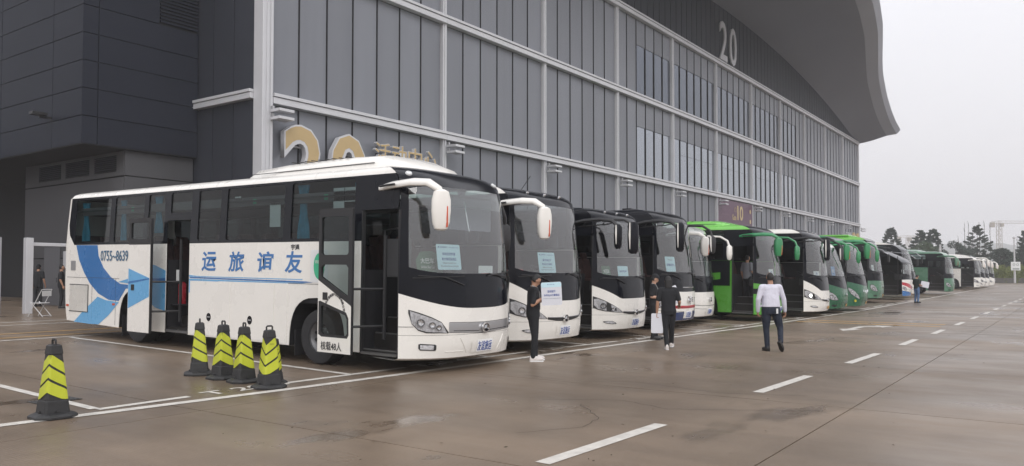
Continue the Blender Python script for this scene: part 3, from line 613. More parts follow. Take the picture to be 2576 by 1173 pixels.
    if key not in SEATS:
        q = MB()
        for dx in (-.23, .23):
            q.box(dx - .21, dx + .21, -.22, .24, .36, .50); M = Matrix.Translation((dx, .24, .48)) @ Matrix.Rotation(R(-14), 4, 'X'); q.box(-.21, .21, -.05, .06, 0, .62, M); q.box(-.13, .13, -.045, .05, .62, .82, M)
        q.box(-.4, .4, -.1, .1, 0, .36); SEATS[key] = q.mesh('seat')
    def seat_at(x, y, z=1.16):
        o = link('seat', SEATS[key], seat, root, bevel=.03); o.location = (x, y, z); return o
    ds = seat_at(.62, 1.72, 1.1)
    rows = [2.45 + .8 * k for k in range(11)] if detail > 1 else ([2.45, 3.25, 4.05] if detail else [2.45])
    for y in rows:
        for x in (-.68, .68):
            if 'mid' in doors and x < 0 and 6.4 < y < 7.7: continue
            seat_at(x, y)
    # ---- wheels
    tyre = [(.28, -.14), (.42, -.15), (.48, -.145), (.505, -.10), (.507, 0), (.505, .10), (.48, .145), (.42, .15), (.28, .14)]
    def wheel(x, y, sg):
        M = Matrix.Translation((x, y, .505)) @ Matrix.Scale(sg, 4, Vector((1, 0, 0)))
        wh = MB().lathe(tyre, M, 30).build('wheel', rubber, root, smooth=True)
        rm = MB().lathe([(.285, .13), (.28, .10), (.255, .085), (.22, .02), (.15, .01), (.10, .02), (.085, .09), (.001, .10)], M, 30).build('rim', rim_m, wh, smooth=True)
        nb = MB()
        for k in range(10): a = 2 * math.pi * k / 10; nb.tube([M @ Vector((.01, .15 * math.cos(a), .15 * math.sin(a))), M @ Vector((.05, .15 * math.cos(a), .15 * math.sin(a)))], .017, 6)
        nb.build('wheel_nut', silver, wh)
        hl = MB()
        for k in range(10): a = 2 * math.pi * (k + .5) / 10; hl.tube([M @ Vector((.025, .205 * math.cos(a), .205 * math.sin(a))), M @ Vector((.055, .205 * math.cos(a), .205 * math.sin(a)))], .026, 8)
        hl.build('rim_hole', blackpl, wh)
    for x, y, sg in ((-1.06, wc, -1), (1.06, wc, 1), (-1.06, rc, -1), (1.06, rc, 1), (-.72, rc, -1)): wheel(x, y, sg)
    for c, tp_ in ((wc, 1.22), (rc, 1.2)):
        for sg in (-1, 1):
            q = MB(); o = arch_pts(c, .755, tp_ - .005, 0); base = [(sg * 1.245, y, z) for y, z in o] + [(sg * .75, y, z) for y, z in o]; n = len(o); q.add(base, [(i, i + 1, n + i + 1, n + i) for i in range(n - 1)]); q.add([(sg * .75, y, z) for y, z in o], [tuple(range(n))]); q.build('wheel_housing', blackpl, root)
        for yy in (c + .66,): box('mud_flap', blackpl, root, -1.2, -.85, yy, yy + .015, .12, .6)
    # ---- mirrors
    def arm_root(sg): return Vector((sg * 1.2, .95, 3.17))
    if mstyle == 'drop':
        mr = MB().tube([arm_root(-1) + Vector((.02, .12, -.01)), (-1.27, .7, 3.19), (-1.31, .2, 3.21), (-1.27, -.10, 3.19), (-1.20, -.26, 3.08), (-1.16, -.31, 2.96)], [(.06, .05), (.085, .05), (.085, .05), (.075, .05), (.06, .045), (.03, .03)], 12).build('mirror_arm', mir, root, smooth=True)
        M = Matrix.Translation((-1.17, -.28, 2.79)) @ Matrix.Rotation(R(-38), 4, 'Z')
        def sq(a, b, z, M=M): return [M @ Vector((a * abs(math.cos(t)) ** .6 * (1 if math.cos(t) > 0 else -1), b * abs(math.sin(t)) ** .7 * (1 if math.sin(t) > 0 else -1), z)) for t in [2 * math.pi * k / 20 for k in range(20)]]
        MB().loft([sq(.05, .04, .285), sq(.115, .075, .25), sq(.145, .09, .12), sq(.15, .09, -.05), sq(.135, .085, -.25), sq(.10, .06, -.36), sq(.05, .03, -.385)]).build('mirror_housing', mir, mr, smooth=True)
        MB().tube([M @ Vector((.085, -.062, z)) for z in (-.33, -.2, 0, .04)], [(.016, .016), (.028, .02), (.028, .02), (.012, .01)], 8).build('mirror_reflector', orange_r, mr, smooth=True)
        MB().box(-.12, .12, .088, .094, -.3, .2, M).build('mirror_glass', chrome, mr)
        MB().tube([(-1.318, .95, 3.17), (-1.352, .75, 3.18), (-1.372, .55, 3.185)], (.018), 6).build('mirror_stripe', blackpl, mr)
    elif mstyle == 'arch':
        mr = MB().tube([(-1.2, 1.3, 3.10), (-1.32, .8, 3.18), (-1.36, .3, 3.21), (-1.33, -.05, 3.16), (-1.30, -.22, 3.0), (-1.29, -.27, 2.8)], [(.05, .04), (.055, .045), (.055, .045), (.055, .045), (.05, .04), (.03, .03)], 10).build('mirror_arm', blackpl, root, smooth=True)
        for (x, y, z, ln, wd) in (((-1.33, -.22, 2.72, .30, .10), (-.93, -.42, 2.70, .40, .145)) if twin else ((-1.27, -.3, 2.70, .40, .13),)):
            M = Matrix.Translation((x, y, z)) @ Matrix.Rotation(R(-30), 4, 'Z')
            def sq(a, b, zz, M=M): return [M @ Vector((a * abs(math.cos(t)) ** .6 * (1 if math.cos(t) > 0 else -1), b * abs(math.sin(t)) ** .7 * (1 if math.sin(t) > 0 else -1), zz)) for t in [2 * math.pi * k / 16 for k in range(16)]]
            MB().loft([sq(wd * .5, .04, ln + .04), sq(wd, .07, ln - .04), sq(wd, .075, 0), sq(wd * .9, .06, -ln + .06), sq(wd * .5, .03, -ln)]).build('mirror_housing', black_p if mir is white_p else mir, mr, smooth=True)
            MB().tube([M @ Vector((-wd * .9, -.055, ln + .02)), M @ Vector((-wd * 1.0, -.07, .1)), M @ Vector((-wd * .85, -.055, -ln + .12))], [.012, .024, .008], 8).build('mirror_trim', white_p, mr, smooth=True)
        if twin: MB().tube([(-1.33, .1, 3.2), (-1.0, -.2, 3.2), (-.93, -.36, 3.08)], .03, 8).build('mirror_bracket', blackpl, mr, smooth=True)
        for k in range(4): MB().tube([(-1.20, 1.15 - k * .28, 3.06), (-1.28, 1.0 - k * .28, 3.17)], .012, 6).build('mirror_strut', blackpl, mr)
        MB().tube([(-1.19, 1.25, 3.0), (-1.24, .7, 3.05), (-1.27, .15, 3.07), (-1.3, -.1, 3.12)], .016, 6).build('mirror_strut', blackpl, mr, smooth=True)
    if mstyle == 'slim':
        mr = MB().tube([(-1.2, .9, 3.05), (-1.3, .3, 2.98), (-1.33, -.2, 2.85), (-1.32, -.5, 2.62)], [(.02, .02), (.03, .02), (.03, .02), (.02, .015)], 8).build('mirror_arm', skyg, root, smooth=True); box('mirror_housing', blackpl, mr, -1.42, -1.24, -.6, -.5, 2.2, 2.62, .03)
    if far_mirror:
        pts = [(1.18, .75, 3.12), (1.3, .62, 3.02), (1.38, .60, 2.8), (1.40, .62, 2.62)] if mstyle == 'drop' and style == 'A' else [(1.18, 1.1, 3.1), (1.34, .55, 3.2), (1.38, .15, 3.18), (1.35, -.12, 3.02), (1.33, -.2, 2.8)]
        mr = MB().tube(pts, .04, 8).build('mirror_arm', mir if style != 'A' and mstyle == 'drop' else blackpl, root, smooth=True); e_ = Vector(pts[-1]); M = Matrix.Translation(e_ - Vector((0, 0, .18))) @ Matrix.Rotation(R(-25), 4, 'Z')
        def sq(a, b, zz, M=M): return [M @ Vector((a * math.cos(t), b * math.sin(t), zz)) for t in [2 * math.pi * k / 16 for k in range(16)]]
        MB().loft([sq(.06, .03, .24), sq(.12, .07, .18), sq(.13, .07, -.1), sq(.10, .05, -.28), sq(.04, .02, -.32)]).build('mirror_housing', mir if style != 'A' and mstyle == 'drop' else blackpl, mr, smooth=True)
        if mstyle == 'arch': MB().tube([M @ Vector((-.11, -.04, .22)), M @ Vector((-.12, -.05, .0)), M @ Vector((-.08, -.04, -.26))], [.02, .03, .01], 8).build('mirror_trim', white_p, mr, smooth=True)
    # ---- roof pod
    if pod:
        m, y0, y1, hw, hgt = pod; q = MB(); sec = []
        for t, k in ((0, .02), (.03, .45), (.12, .9), (.35, 1), (.7, .92), (.93, .75), (.99, .5), (1, .02)):
            y = interp(y0, y1, t); a = hw * (.72 + .28 * min(1, k * 1.1)); sec.append([(x * a, y, 3.56 + hgt * k * z) for x, z in ((-1, 0), (-.97, .45), (-.86, .8), (-.6, .97), (0, 1.03), (.6, .97), (.86, .8), (.97, .45), (1, 0))])
        q.loft(sec); pd = q.build('roof_unit', m, root, smooth=True)
        for k in range(9): box('vent_slot', blackpl, pd, -hw * .9, -hw * .68, interp(y0, y1, .3 + .045 * k), interp(y0, y1, .3 + .045 * k) + .05, 3.56 + hgt * .83, 3.56 + hgt * .865)
        MB().tube([(-hw * .985, y0 + .5, 3.56 + hgt * .35), (-hw * .985, y1 - .3, 3.56 + hgt * .30)], .008, 5).build('pod_seam', blackpl, pd)
    # ---- lamps and front trim
    def column_patch(name, m, cols_, off, par=None, mirror=True, nz=3):
        obs = []
        for sg in ((1, -1) if mirror else (1,)):
            q = MB(); v = []; cs = []
            for (a, l0, h0), (b, l1, h1) in zip(cols_, cols_[1:]):
                for k in range(4): t = k / 4; cs.append((interp(a, b, t), interp(l0, l1, t), interp(h0, h1, t)))
            cs.append(cols_[-1])
            for s, a, b in cs: v += [S_(s * sg, interp(a, b, j / nz), off) for j in range(nz + 1)]
            q.add(v, [(i * (nz + 1) + j, (i + 1) * (nz + 1) + j, (i + 1) * (nz + 1) + j + 1, i * (nz + 1) + j + 1) for i in range(len(cs) - 1) for j in range(nz)])
            obs.append(q.build(name, m, par or root, smooth=True))
        return obs
    def disc(s, z, r, m, name, par, off=.02, r2=0, dep=.02):
        c = S_(s, z, off); n = (S_(s, z, off + .1) - c).normalized(); M = Matrix.Translation(c) @ n.to_track_quat('X', 'Z').to_matrix().to_4x4()
        return MB().lathe([(r, -dep), (r, dep * .3), (r * .85, dep), (r * .7, dep * .3), (.001, dep * .15)] if not r2 else [(r, -dep), (r, dep), (r2, dep), (r2, -dep)], M, 18).build(name, m, par, smooth=True)
    if style == 'A': HL = [(-.935, 1.03, 1.09), (-.90, .85, 1.075), (-.83, .74, 1.045), (-.74, .70, 1.0), (-.66, .695, .96), (-.53, .695, .88), (-.41, .69, .70)]; spots = ((-.80, .87, .062), (-.66, .83, .05), (-.57, .79, .04))
    elif style == 'B': HL = [(-.99, .85, 1.16), (-.93, .80, 1.12), (-.84, .76, 1.05), (-.70, .735, .93), (-.58, .72, .83), (-.47, .715, .73)]; spots = ((-.86, .90, .07), (-.70, .81, .045))
    elif style == 'G': HL = [(-.93, .80, .98), (-.88, .70, 1.02), (-.80, .64, .98), (-.70, .62, .86), (-.60, .62, .70)]; spots = ((-.82, .80, .075), (-.71, .73, .05))
    elif style == 'T': HL = [(-.93, .98, 1.12), (-.86, .80, 1.06), (-.76, .68, .95), (-.66, .60, .80), (-.56, .56, .62)]; spots = ((-.84, .93, .05), (-.72, .77, .05))
    else: HL = [(-.97, .72, .86), (-.90, .66, .87), (-.80, .62, .84), (-.72, .62, .76)]; spots = ((-.87, .76, .06),)
    HL = [(HL[0][0] + (a - HL[0][0]) * hk, b, c_) for a, b, c_ in HL]; spots = [(HL[0][0] + (a - HL[0][0]) * hk, b, c_) for a, b, c_ in spots]
    for hi, sgn in zip(column_patch('headlight', blackpl, HL, .006), (1, -1)):
        def shr(k): return [(HL[0][0] + .012, interp(HL[0][1], HL[0][2], .25), interp(HL[0][1], HL[0][2], .75))] + [(a, interp(l, h_, k), interp(h_, l, k)) for a, l, h_ in HL[1:-1]] + [(HL[-1][0] - .02, interp(HL[-1][1], HL[-1][2], .45), interp(HL[-1][1], HL[-1][2], .6))]
        cs = shr(.07); q = MB(); v = []; [v.extend([S_(s * sgn, a, .010), S_(s * sgn, b, .010)]) for s, a, b in cs]; q.add(v, [(2 * i, 2 * i + 2, 2 * i + 3, 2 * i + 1) for i in range(len(cs) - 1)]); q.build('reflector', reflector, hi)
        for (s, z, r) in spots:
            disc(s * sgn, z, r * 1.12, skyg, 'lens_surround', hi, .012, r2=r * .93); disc(s * sgn, z, r * .92, lamp_on if lights and r > .06 else chrome, 'lens', hi, .014)
        if style in 'AB' and detail:
            for k in range(5): s = HL[1][0] + .01 + k * .018; a, b = .84 - k * .022 + (.02 if style == 'B' else 0), 1.0 - k * .02; MB().tube([S_(s * sgn, a, .018), S_((s + .014) * sgn, b, .018)], .005, 5).build('indicator_rib', silver, hi)
        cs = shr(.0); q = MB(); v = []; [v.extend([S_(s * sgn, a, .028), S_(s * sgn, b, .028)]) for s, a, b in cs]; q.add(v, [(2 * i, 2 * i + 2, 2 * i + 3, 2 * i + 1) for i in range(len(cs) - 1)]); q.build('lamp_cover', g_lamp, hi, smooth=True)
    def emblem(s, z, r):
        e1 = disc(s, z, r, chrome, 'emblem', root, .035, r2=r * .8); disc(s, z, r * .82, black_p, 'emblem_field', e1, .03)
        c = S_(s, z, .05); n = (S_(s, z, .2) - c).normalized(); M = Matrix.Translation(c + n * .0) @ n.to_track_quat('X', 'Z').to_matrix().to_4x4()
        for rr_ in (.62, .40, .18): MB().tube([M @ Vector((.004, r * rr_ * math.cos(a), r * rr_ * math.sin(a) - r * .12)) for a in [R(-20 + 220 * k / 12) for k in range(13)]], r * .07, 5).build('emblem_arc', chrome, e1)
    if style == 'A':
        column_patch('grille_band', silver, [(-.575, .705, .87), (-.3, .68, .855), (0, .665, .845), (.3, .68, .855), (.575, .705, .87)], .006, mirror=False); seam([(-1, .80), (-.90, .80)]); seam([(-.57, .873), (0, .85), (.57, .873)]); seam([(-.57, .70), (0, .66), (.57, .70)])
        seam([(-.53, .85), (-.47, .77), (-.1, .74)], .003); seam([(.1, .74), (.47, .77), (.53, .85)], .003)
        for k in range(22):
            for sg in (-1, 1): disc(sg * (.08 + k * .0145), .705 + k * .0008, .004, blackpl, 'grille_dot', root, .009) if k < 0 else None
        for sg in (-1, 1): column_patch('grille_slot', blackpl, [(sg * .10, .70, .712), (sg * .52, .722, .734)], .010, mirror=False)
        emblem(0, .755, .085)
        for f in column_patch('fog_lamp', blackpl, [(-.86, .44, .51), (-.845, .41, .52), (-.72, .40, .505), (-.705, .41, .49)], .008): pass
        for f in column_patch('fog_reflector', reflector, [(-.845, .43, .5), (-.73, .415, .49)], .016): pass
        seam([(-.42, .60), (-.30, .34)], .006, front, 'crease', .004); seam([(.42, .60), (.30, .34)], .006, front, 'crease', .004); seam([(-.6, .38), (-.36, .37)], .006, front, 'crease', .004)
    elif style == 'B':
        for f in column_patch('grille_bar', blackpl, [(-.46, .70, .75), (-.2, .655, .72), (0, .645, .71)], .008): pass
        MB().tube([S_(k / 20 * .46, .725 + .02 * abs(k / 20) ** 2, .014) for k in range(-20, 21)], .012, 6).build('grille_trim', skyg, root, smooth=True)
        emblem(0, .705, .085)
        for f in column_patch('fog_lamp', blackpl, [(-.86, .47, .485), (-.80, .43, .50), (-.70, .41, .495), (-.62, .42, .44)], .008): pass
        for f in column_patch('fog_reflector', reflector, [(-.83, .455, .48), (-.79, .44, .49), (-.70, .425, .485), (-.65, .43, .445)], .014): pass
        seam([(-1, .84), (-.97, .84)])
    elif style == 'D': seam([(-1, .72), (-.5, .66), (0, .64), (.5, .66), (1, .72)], .007); seam([(-1, .60), (-.5, .54), (0, .52), (.5, .54), (1, .60)], .005); emblem(0, .86, .08)
    elif style == 'G': emblem(0, .86, .06); seam([(-1, .55), (0, .50), (1, .55)], .005); column_patch('fog_lamp', blackpl, [(-.80, .36, .44), (-.62, .36, .44)], .008)
    elif style == 'T':
        seam([(-.62, .60), (-.5, .52), (.5, .52), (.62, .60)], .005); disc(-.74, .50, .055, mat('fog_yellow', (.75, .62, .05), .3), 'fog_lamp', root); disc(.74, .50, .055, mat('fog_yellow', (0, 0, 0)), 'fog_lamp', root)
        for k in range(5): a_ = -.34 + k * .17; z_ = .96 - .05 * (1 - abs(a_) * 2.4); MB().tube([S_(a_, z_ - .045 - (.04 if k == 2 else 0), .012), S_(a_ + .02, z_ + .045, .012)], .016, 6).build('badge_bar', chrome, root)
    if plate_txt:
        rc_ = column_patch('plate_recess', front, [(-.23, .33, .55), (.23, .33, .55)], .012, mirror=False)[0]
        bd = column_patch('number_board', mat('board_white', (.88, .88, .88), .5), [(-.135, .335, .545), (.165, .335, .545)], .020, mirror=False)[0]
        text('board_lettering', plate_txt, ink_b, bd, lambda x, y, z: tuple(S_((.015 + x / 1.25), .438 + y, .0235 + z)), t=.002, fit=(.34, .17), bold=.006)
    else:
        bd = column_patch('number_plate', mat('plate_yellow', (.55, .32, .12), .5), [(.05, .34, .46), (.35, .34, .46)], .018, mirror=False)[0]
    # wipers
    for a, b in (((-.35, 1.60), (-.86, 1.66)), ((.85, 1.56), (.12, 1.70))):
        MB().tube([S_(a[0], a[1] - .1, .02), S_(interp(a[0], b[0], .5), interp(a[1], b[1], .5), .06), S_(b[0], b[1], .03)], .011, 6).build('wiper', blackpl, root, smooth=True)
    MB().tube([S_(.10 + k * .08, 1.66 + .012 * k, .035) for k in range(11)], .009, 5).build('wiper_blade', blackpl, root); MB().tube([S_(-.90 + k * .07, 1.62 + .004 * k, .03) for k in range(9)], .009, 5).build('wiper_blade', blackpl, root)
    if style in 'AB':
        for k in range(2): MB().tube([S_(.9 - k * .04, 1.30, .03), S_(.88 - k * .04, 1.6, .06), S_(.55 - k * .02, 1.75, .05)], .010, 5).build('wiper_arm', blackpl, root)
    if dome is not white_p and style == 'A': disc(-.86, 3.40, .055, paper, 'marker_lamp', root, .01); disc(.86, 3.40, .055, paper, 'marker_lamp', root, .01)
    elif style == 'B':
        for s in (-.5, 0, .5): disc(s, 3.45, .03, chrome, 'marker_lamp', root, .01)
    # cards behind the windscreen
    if sign is not None:
        cx, z0, wd, ht, lines, tint = sign
        M = Matrix.Translation((cx, .42 + .45 * abs(cx / W) ** 3, z0)) @ Matrix.Rotation(R(-8), 4, 'X') @ Matrix.Rotation(R(90), 4, 'X')
        cd = plate('route_card', tint, root, rr(-wd / 2, wd / 2, 0, ht, .03), (), lambda x, y, z: M @ Vector((x, y, z)), .004)
        for body, yy, ww, hh, im in lines: text('card_lettering', body, im, cd, lambda x, y, z: M @ Vector((x, yy * ht + y, .004 + z)), t=.001, fit=(ww * wd, hh * ht), bold=.01)
    root['_'] = 0; del root['_']
    return root, S_, side, patch, column_patch, seam, disc

def leaf(root, y0, y1, x, colr=None, full=True, name='open_door'):
    """an opened plug door standing parallel to the side"""
    wd = y1 - y0; z0, z1 = .31, 2.80
    fn = lambda y, z, t: (-x + t, y, z)
    h1 = rr(y0 + .09, y1 - .07, 1.98 if colr else 2.0, 2.66, .05); h2 = [(y0 + .08, 1.52), (y1 - .14, 1.20), (y1 - .08, 1.26), (y1 - .08, 1.80), (y1 - .14, 1.86), (y0 + .14, 1.86), (y0 + .08, 1.80)]
    h2 = [(y1 - .07, 1.62), (y1 - .07, 1.78), (y1 - .12, 1.83), (y0 + .14, 1.83), (y0 + .09, 1.78), (y0 + .09, 1.32), (y0 + .13, 1.30)]
    h3 = [(y0 + .14, .62), (y1 - .12, .62), (y1 - .07, .67), (y1 - .07, 1.1), (y1 - .11, 1.13), (y0 + .15, .97), (y0 + .11, .90), (y0 + .10, .66)]
    d = plate(name, blackpl, root, rr(y0, y1, z0, z1, .03), [h1, h2, h3] if full else [rr(y0 + .09, y1 - .08, 2.34, 2.70, .04)], fn, .045)
    if full:
        m = colr or white_p
        outer = [(y1 - .005, z0 + .005), (y1 - .005, 1.56), (y0 + .02, 1.14), (y0 + .005, 1.12), (y0 + .005, z0 + .005)]
        # the painted skin leaves a black surround round the lower light
        hole = [(y0 + .09, .58), (y1 - .10, .58), (y1 - .02, .62), (y1 - .02, 1.19), (y1 - .06, 1.20), (y0 + .12, 1.02), (y0 + .06, .92), (y0 + .05, .64)]
        plate('door_skin', m, d, outer, [hole], lambda y, z, t: (-x - .0255 + t, y, z), .004)
        plate('door_skin', m, d, [(y1 - .012, 1.92), (y1 - .012, 2.05), (y1 - .3, 1.90)], (), lambda y, z, t: (-x - .0255 + t, y, z), .004) if 0 else None
        for hh in (h1, h2, h3): plate('door_glass', g_win, d, hh, (), fn, 0)
    else:
        plate('door_skin', colr or white_p, d, [(y0 + .02, z0 + .01), (y1 - .005, z0 + .01), (y1 - .005, 2.22), (y0 + .02, 2.22)], (), lambda y, z, t: (-x - .0255 + t, y, z), .004); plate('door_glass', g_win, d, rr(y0 + .09, y1 - .08, 2.34, 2.70, .04), (), fn, 0)
    box('door_lock', blackpl, d, -x - .04, -x - .028, interp(y0, y1, .70), interp(y0, y1, .84), 1.22, 1.35, .01)
    for z in (.78, 1.42): MB().tube([(-x + .02, y0 + .05, z), (-1.27, y0 - .12, z), (-1.1, y0 - .2, z)], .022, 8).build('hinge_arm', blackpl, d, smooth=True)
    MB().tube([(-1.1, y0 - .2, .55), (-1.1, y0 - .2, 2.35)], .03, 8).build('hinge_post', blackpl, d, smooth=True)
    return d
def card(title, tint=pblue, cx0=-.05, dz0=0.0, ws=1.0):
    return (cx0, 1.70 + dz0, .62 * ws, .46, [(title[0], .62, .55, .12, ink_b), (title[1], .42, .62, .12, ink_b), (title[2], .27, .55, .06, ink_g), (title[3], .15, .75, .06, ink_g), ('▌深圳前海   Greater Bay', .88, .85, .06, ink_b)], tint)

mint_dome = paint('mint_dome', (.30, .42, .35)); grey_dome = paint('slate_dome', (.085, .095, .11))
# ---- first coach, measured from its own outline; y runs back from the nose
c1 = coach(9.68, 8.75, 'nearest white coach with blue swoosh, big blue characters and both doors open', doors='front mid', detail=2, sx=1.16, pw=3.4, hk=.68, prof=[(z, y - .15 * (1 if z < 3.3 else .4)) for z, y in PROF], pod=(white_p, 1.1, 5.45, .90, .34), sign=card(('深圳宝安怀德', '希尔顿花园酒店', 'Hilton Garden Inn', 'Shenzhen Baoan Huaide'), cx0=-.24, dz0=.06, ws=.9), curtains=True)
root, S_, side, patch, cpatch, seam, disc = c1
leaf(root, 1.25, 2.09, 1.58); lf2 = leaf(root, 7.47, 8.36, 1.58, full=False)
OFF = .0075
def decal(name, m, pts, off=OFF, par=None, sg=-1): return plate(name, m, par or root, pts, (), side(sg, off), .002)
# livery: from the photograph's side view
decal('dark_blue_swoosh', blue_p, [(11.57, 2.245), (10.53, 2.24), (10.47, 1.98), (10.23, 1.70), (9.88, 1.48), (9.45, 1.33), (8.6, 1.30), (8.6, 1.235), (9.2, 1.225), (9.50, .93), (9.95, .94), (10.45, 1.08), (10.87, 1.32), (11.16, 1.58), (11.41, 1.88)])
decal('light_blue_flash', sky_p, [(11.61, .345), (11.22, .59), (10.47, 1.0), (10.09, .93), (9.49, .90), (9.94, .58), (10.4, .34), (10.84, .33)], OFF + .0015)
decal('pale_flash', sky_p, [(9.55, 1.37), (9.03, 1.47), (8.5, 1.60), (8.5, 1.40), (8.9, 1.34)], OFF + .003)
decal('light_blue_flash', sky_p, [(8.45, 1.80), (8.0, 1.78), (7.56, 1.66), (7.56, .78), (7.97, .84), (8.45, 1.1)], OFF)
decal('blue_band', blue_p, [(8.45, 1.40), (7.56, 1.43), (7.56, 1.50), (8.45, 1.46)], OFF + .0015)
text('phone_number', '0755~8639', mat('phone_ink', (.06, .14, .24), .5), root, lambda x, y, z: side(-1, OFF + .006)(9.74 - x, 1.985 + y, -z), t=.002, fit=(1.24, .25), bold=.012)
decal('stripe_dark', blue_p, [(6.64, 1.54), (2.9, 1.515), (2.7, 1.50), (3.0, 1.485), (6.64, 1.515)], OFF + .001); decal('stripe_light', sky_p, [(6.66, 1.58), (6.3, 1.56), (3.0, 1.555), (3.0, 1.54), (6.66, 1.545)], OFF); decal('stripe_light', sky_p, [(6.66, 1.50), (3.0, 1.48), (2.8, 1.47), (6.3, 1.465), (5.75, 1.40), (5.1, 1.40), (6.66, 1.14)][:4] + [(6.66, 1.46)], OFF)
decal('blue_wedge', sky_p, [(6.655, 1.455), (5.6, 1.46), (5.83, 1.43), (6.655, 1.20)], OFF)
for ch, y in zip('运旅谊友', (5.95, 5.02, 4.10, 3.25)): text('company_character', ch, blue_p, root, lambda x, yy, z, y=y: side(-1, OFF + .001)(y - x - (yy * .10), 1.87 + yy, -z), t=.002, fit=(.50, .41), bold=.022)
text('maker_name', '宇通', ink_k, root, lambda x, yy, z: side(-1, OFF)(3.22 - x, 2.15 + yy, -z), t=.002, fit=(.24, .11), bold=.03)
st = decal('round_sticker', paper, rr(2.30, 2.78, 1.50, 2.10, .05), OFF)
decal('sticker_badge', green_tag, [(2.54 + .15 * math.cos(a), 1.80 + .24 * math.sin(a)) for a in [2 * math.pi * k / 20 for k in range(20)]], OFF + .002, st); text('sticker_lettering', '清洁能源', ink_w, st, lambda x, yy, z: side(-1, OFF + .005)(2.54 - x, 1.88 + yy, -z), t=.001, fit=(.22, .06))
# luggage flaps, seams, grille, small fittings
for a, c in ((3.42, 3.79), (3.81, 5.19), (5.21, 6.62)): plate('luggage_door', white_p, root, rr(a + .006, c - .006, .34, 1.455, .02), (), side(-1, .009), .006)
for y in (5.92, 4.55): lk = plate('flap_lock', black_p, root, [(y + .075 * math.cos(a), .72 + .085 * math.sin(a)) for a in [2 * math.pi * k / 20 for k in range(20)]], (), side(-1, .014), .004); plate('lock_handle', silver, lk, rr(y - .05, y + .05, .71, .735, .008), (), side(-1, .018), .004)
def hseam(y0, y1, z0, z1, r=.005): MB().tube([side(-1, .006)(y0, z0, 0), side(-1, .006)(y1, z1, 0)], r, 5).build('panel_seam', blackpl, root)
hseam(9.5, 12.0, 1.45, 1.45); hseam(10.75, 10.75, .4, 1.45); hseam(9.65, 9.65, .36, 1.45); hseam(2.2, 3.4, 1.47, 1.47)
vg = plate('engine_grille', blackpl, root, rr(10.92, 11.86, .60, 1.28, .02), (), side(-1, .0125), .003)
for k in range(18): yv = 10.95 + k * .051; MB().box(-1.272, -1.263, yv, yv + .024, .62, 1.26).build('grille_slat', low_m if False else white_p, vg)
plate('air_intake', silver, root, rr(11.58, 11.82, 1.62, 1.86, .02), (), side(-1, .008), .004)
for y, z in ((11.95, .72), (9.72, .82)): plate('side_marker', orange_r, root, rr(y - .06, y + .06, z, z + .05, .01), (), side(-1, .011), .008)
text('capacity_lettering', '核载48人', ink_k, root, lambda x, y, z: (-1.612 - z, 1.73 - x, .43 + y), t=.002, fit=(.52, .15), bold=.008)
arc = '深圳市友谊旅游汽车运输有限公司'
for i, ch in enumerate(arc):
    a = R(172 - i * 164 / (len(arc) - 1)); cx, cz = 1.66 - .24 * math.cos(a), 1.02 + .30 * math.sin(a); ro = a - R(90)
    text('company_arc_lettering', ch, ink_k, root, lambda x, y, z, cx=cx, cz=cz, ro=ro: (-1.612 - z, cx - (x * math.cos(ro) - y * math.sin(ro)), cz + x * math.sin(ro) + y * math.cos(ro)), t=.002, fit=(.052, .052), bold=.012)
lfd = plate('door_livery', sky_p, lf2, [(8.34, 1.70), (7.5, 1.50), (7.5, 1.10), (8.34, .82)][::-1], (), lambda y, z, t: (-1.6095 + t, y, z), .002)
plate('door_livery', blue_p, lf2, [(8.34, 1.36), (7.5, 1.47), (7.5, 1.50), (8.34, 1.41)][::-1], (), lambda y, z, t: (-1.6120 + t, y, z), .002)
# things hung in the windows
def hang(name, m, y0, y1, z0, z1, x=-1.17): return box(name, m, root, x, x + .006, y0, y1, z0, z1)
def drape(y0, y1, z0, z1, pinch=.5):
    q = MB(); n = 18; rows = 8
    for j in range(rows + 1):
        t = j / rows; z = interp(z1, z0, t); k = 1 - pinch * math.sin(math.pi * min(1, t * 1.25)); c = (y0 + y1) / 2
        q.v += [(-1.13 + .022 * math.sin(i * 1.9), c + (interp(y0, y1, i / n) - c) * k, z) for i in range(n + 1)]
    q.f = [(j * (n + 1) + i, j * (n + 1) + i + 1, (j + 1) * (n + 1) + i + 1, (j + 1) * (n + 1) + i) for j in range(rows) for i in range(n)]; q.mi = [0] * len(q.f); q.build('curtain', curt, root, smooth=True)
drape(3.0, 3.36, 2.30, 3.33); drape(1.62, 1.78, 2.32, 3.3, .2); drape(7.95, 8.3, 2.5, 3.33); drape(11.2, 11.6, 2.35, 3.3); drape(9.5, 9.75, 2.35, 3.3, .3)
hang('white_card', paper, 2.02, 2.30, 2.82, 3.22); hang('white_card', paper, 1.72, 2.0, 2.96, 3.22); hang('white_card', paper, 3.8, 4.12, 2.55, 3.02); hang('white_card', paper, 5.05, 5.25, 3.12, 3.19)
for y in (2.45, 4.55, 9.1): hang('green_tag', green_tag, y, y + .10, 3.02, 3.12, -1.175)
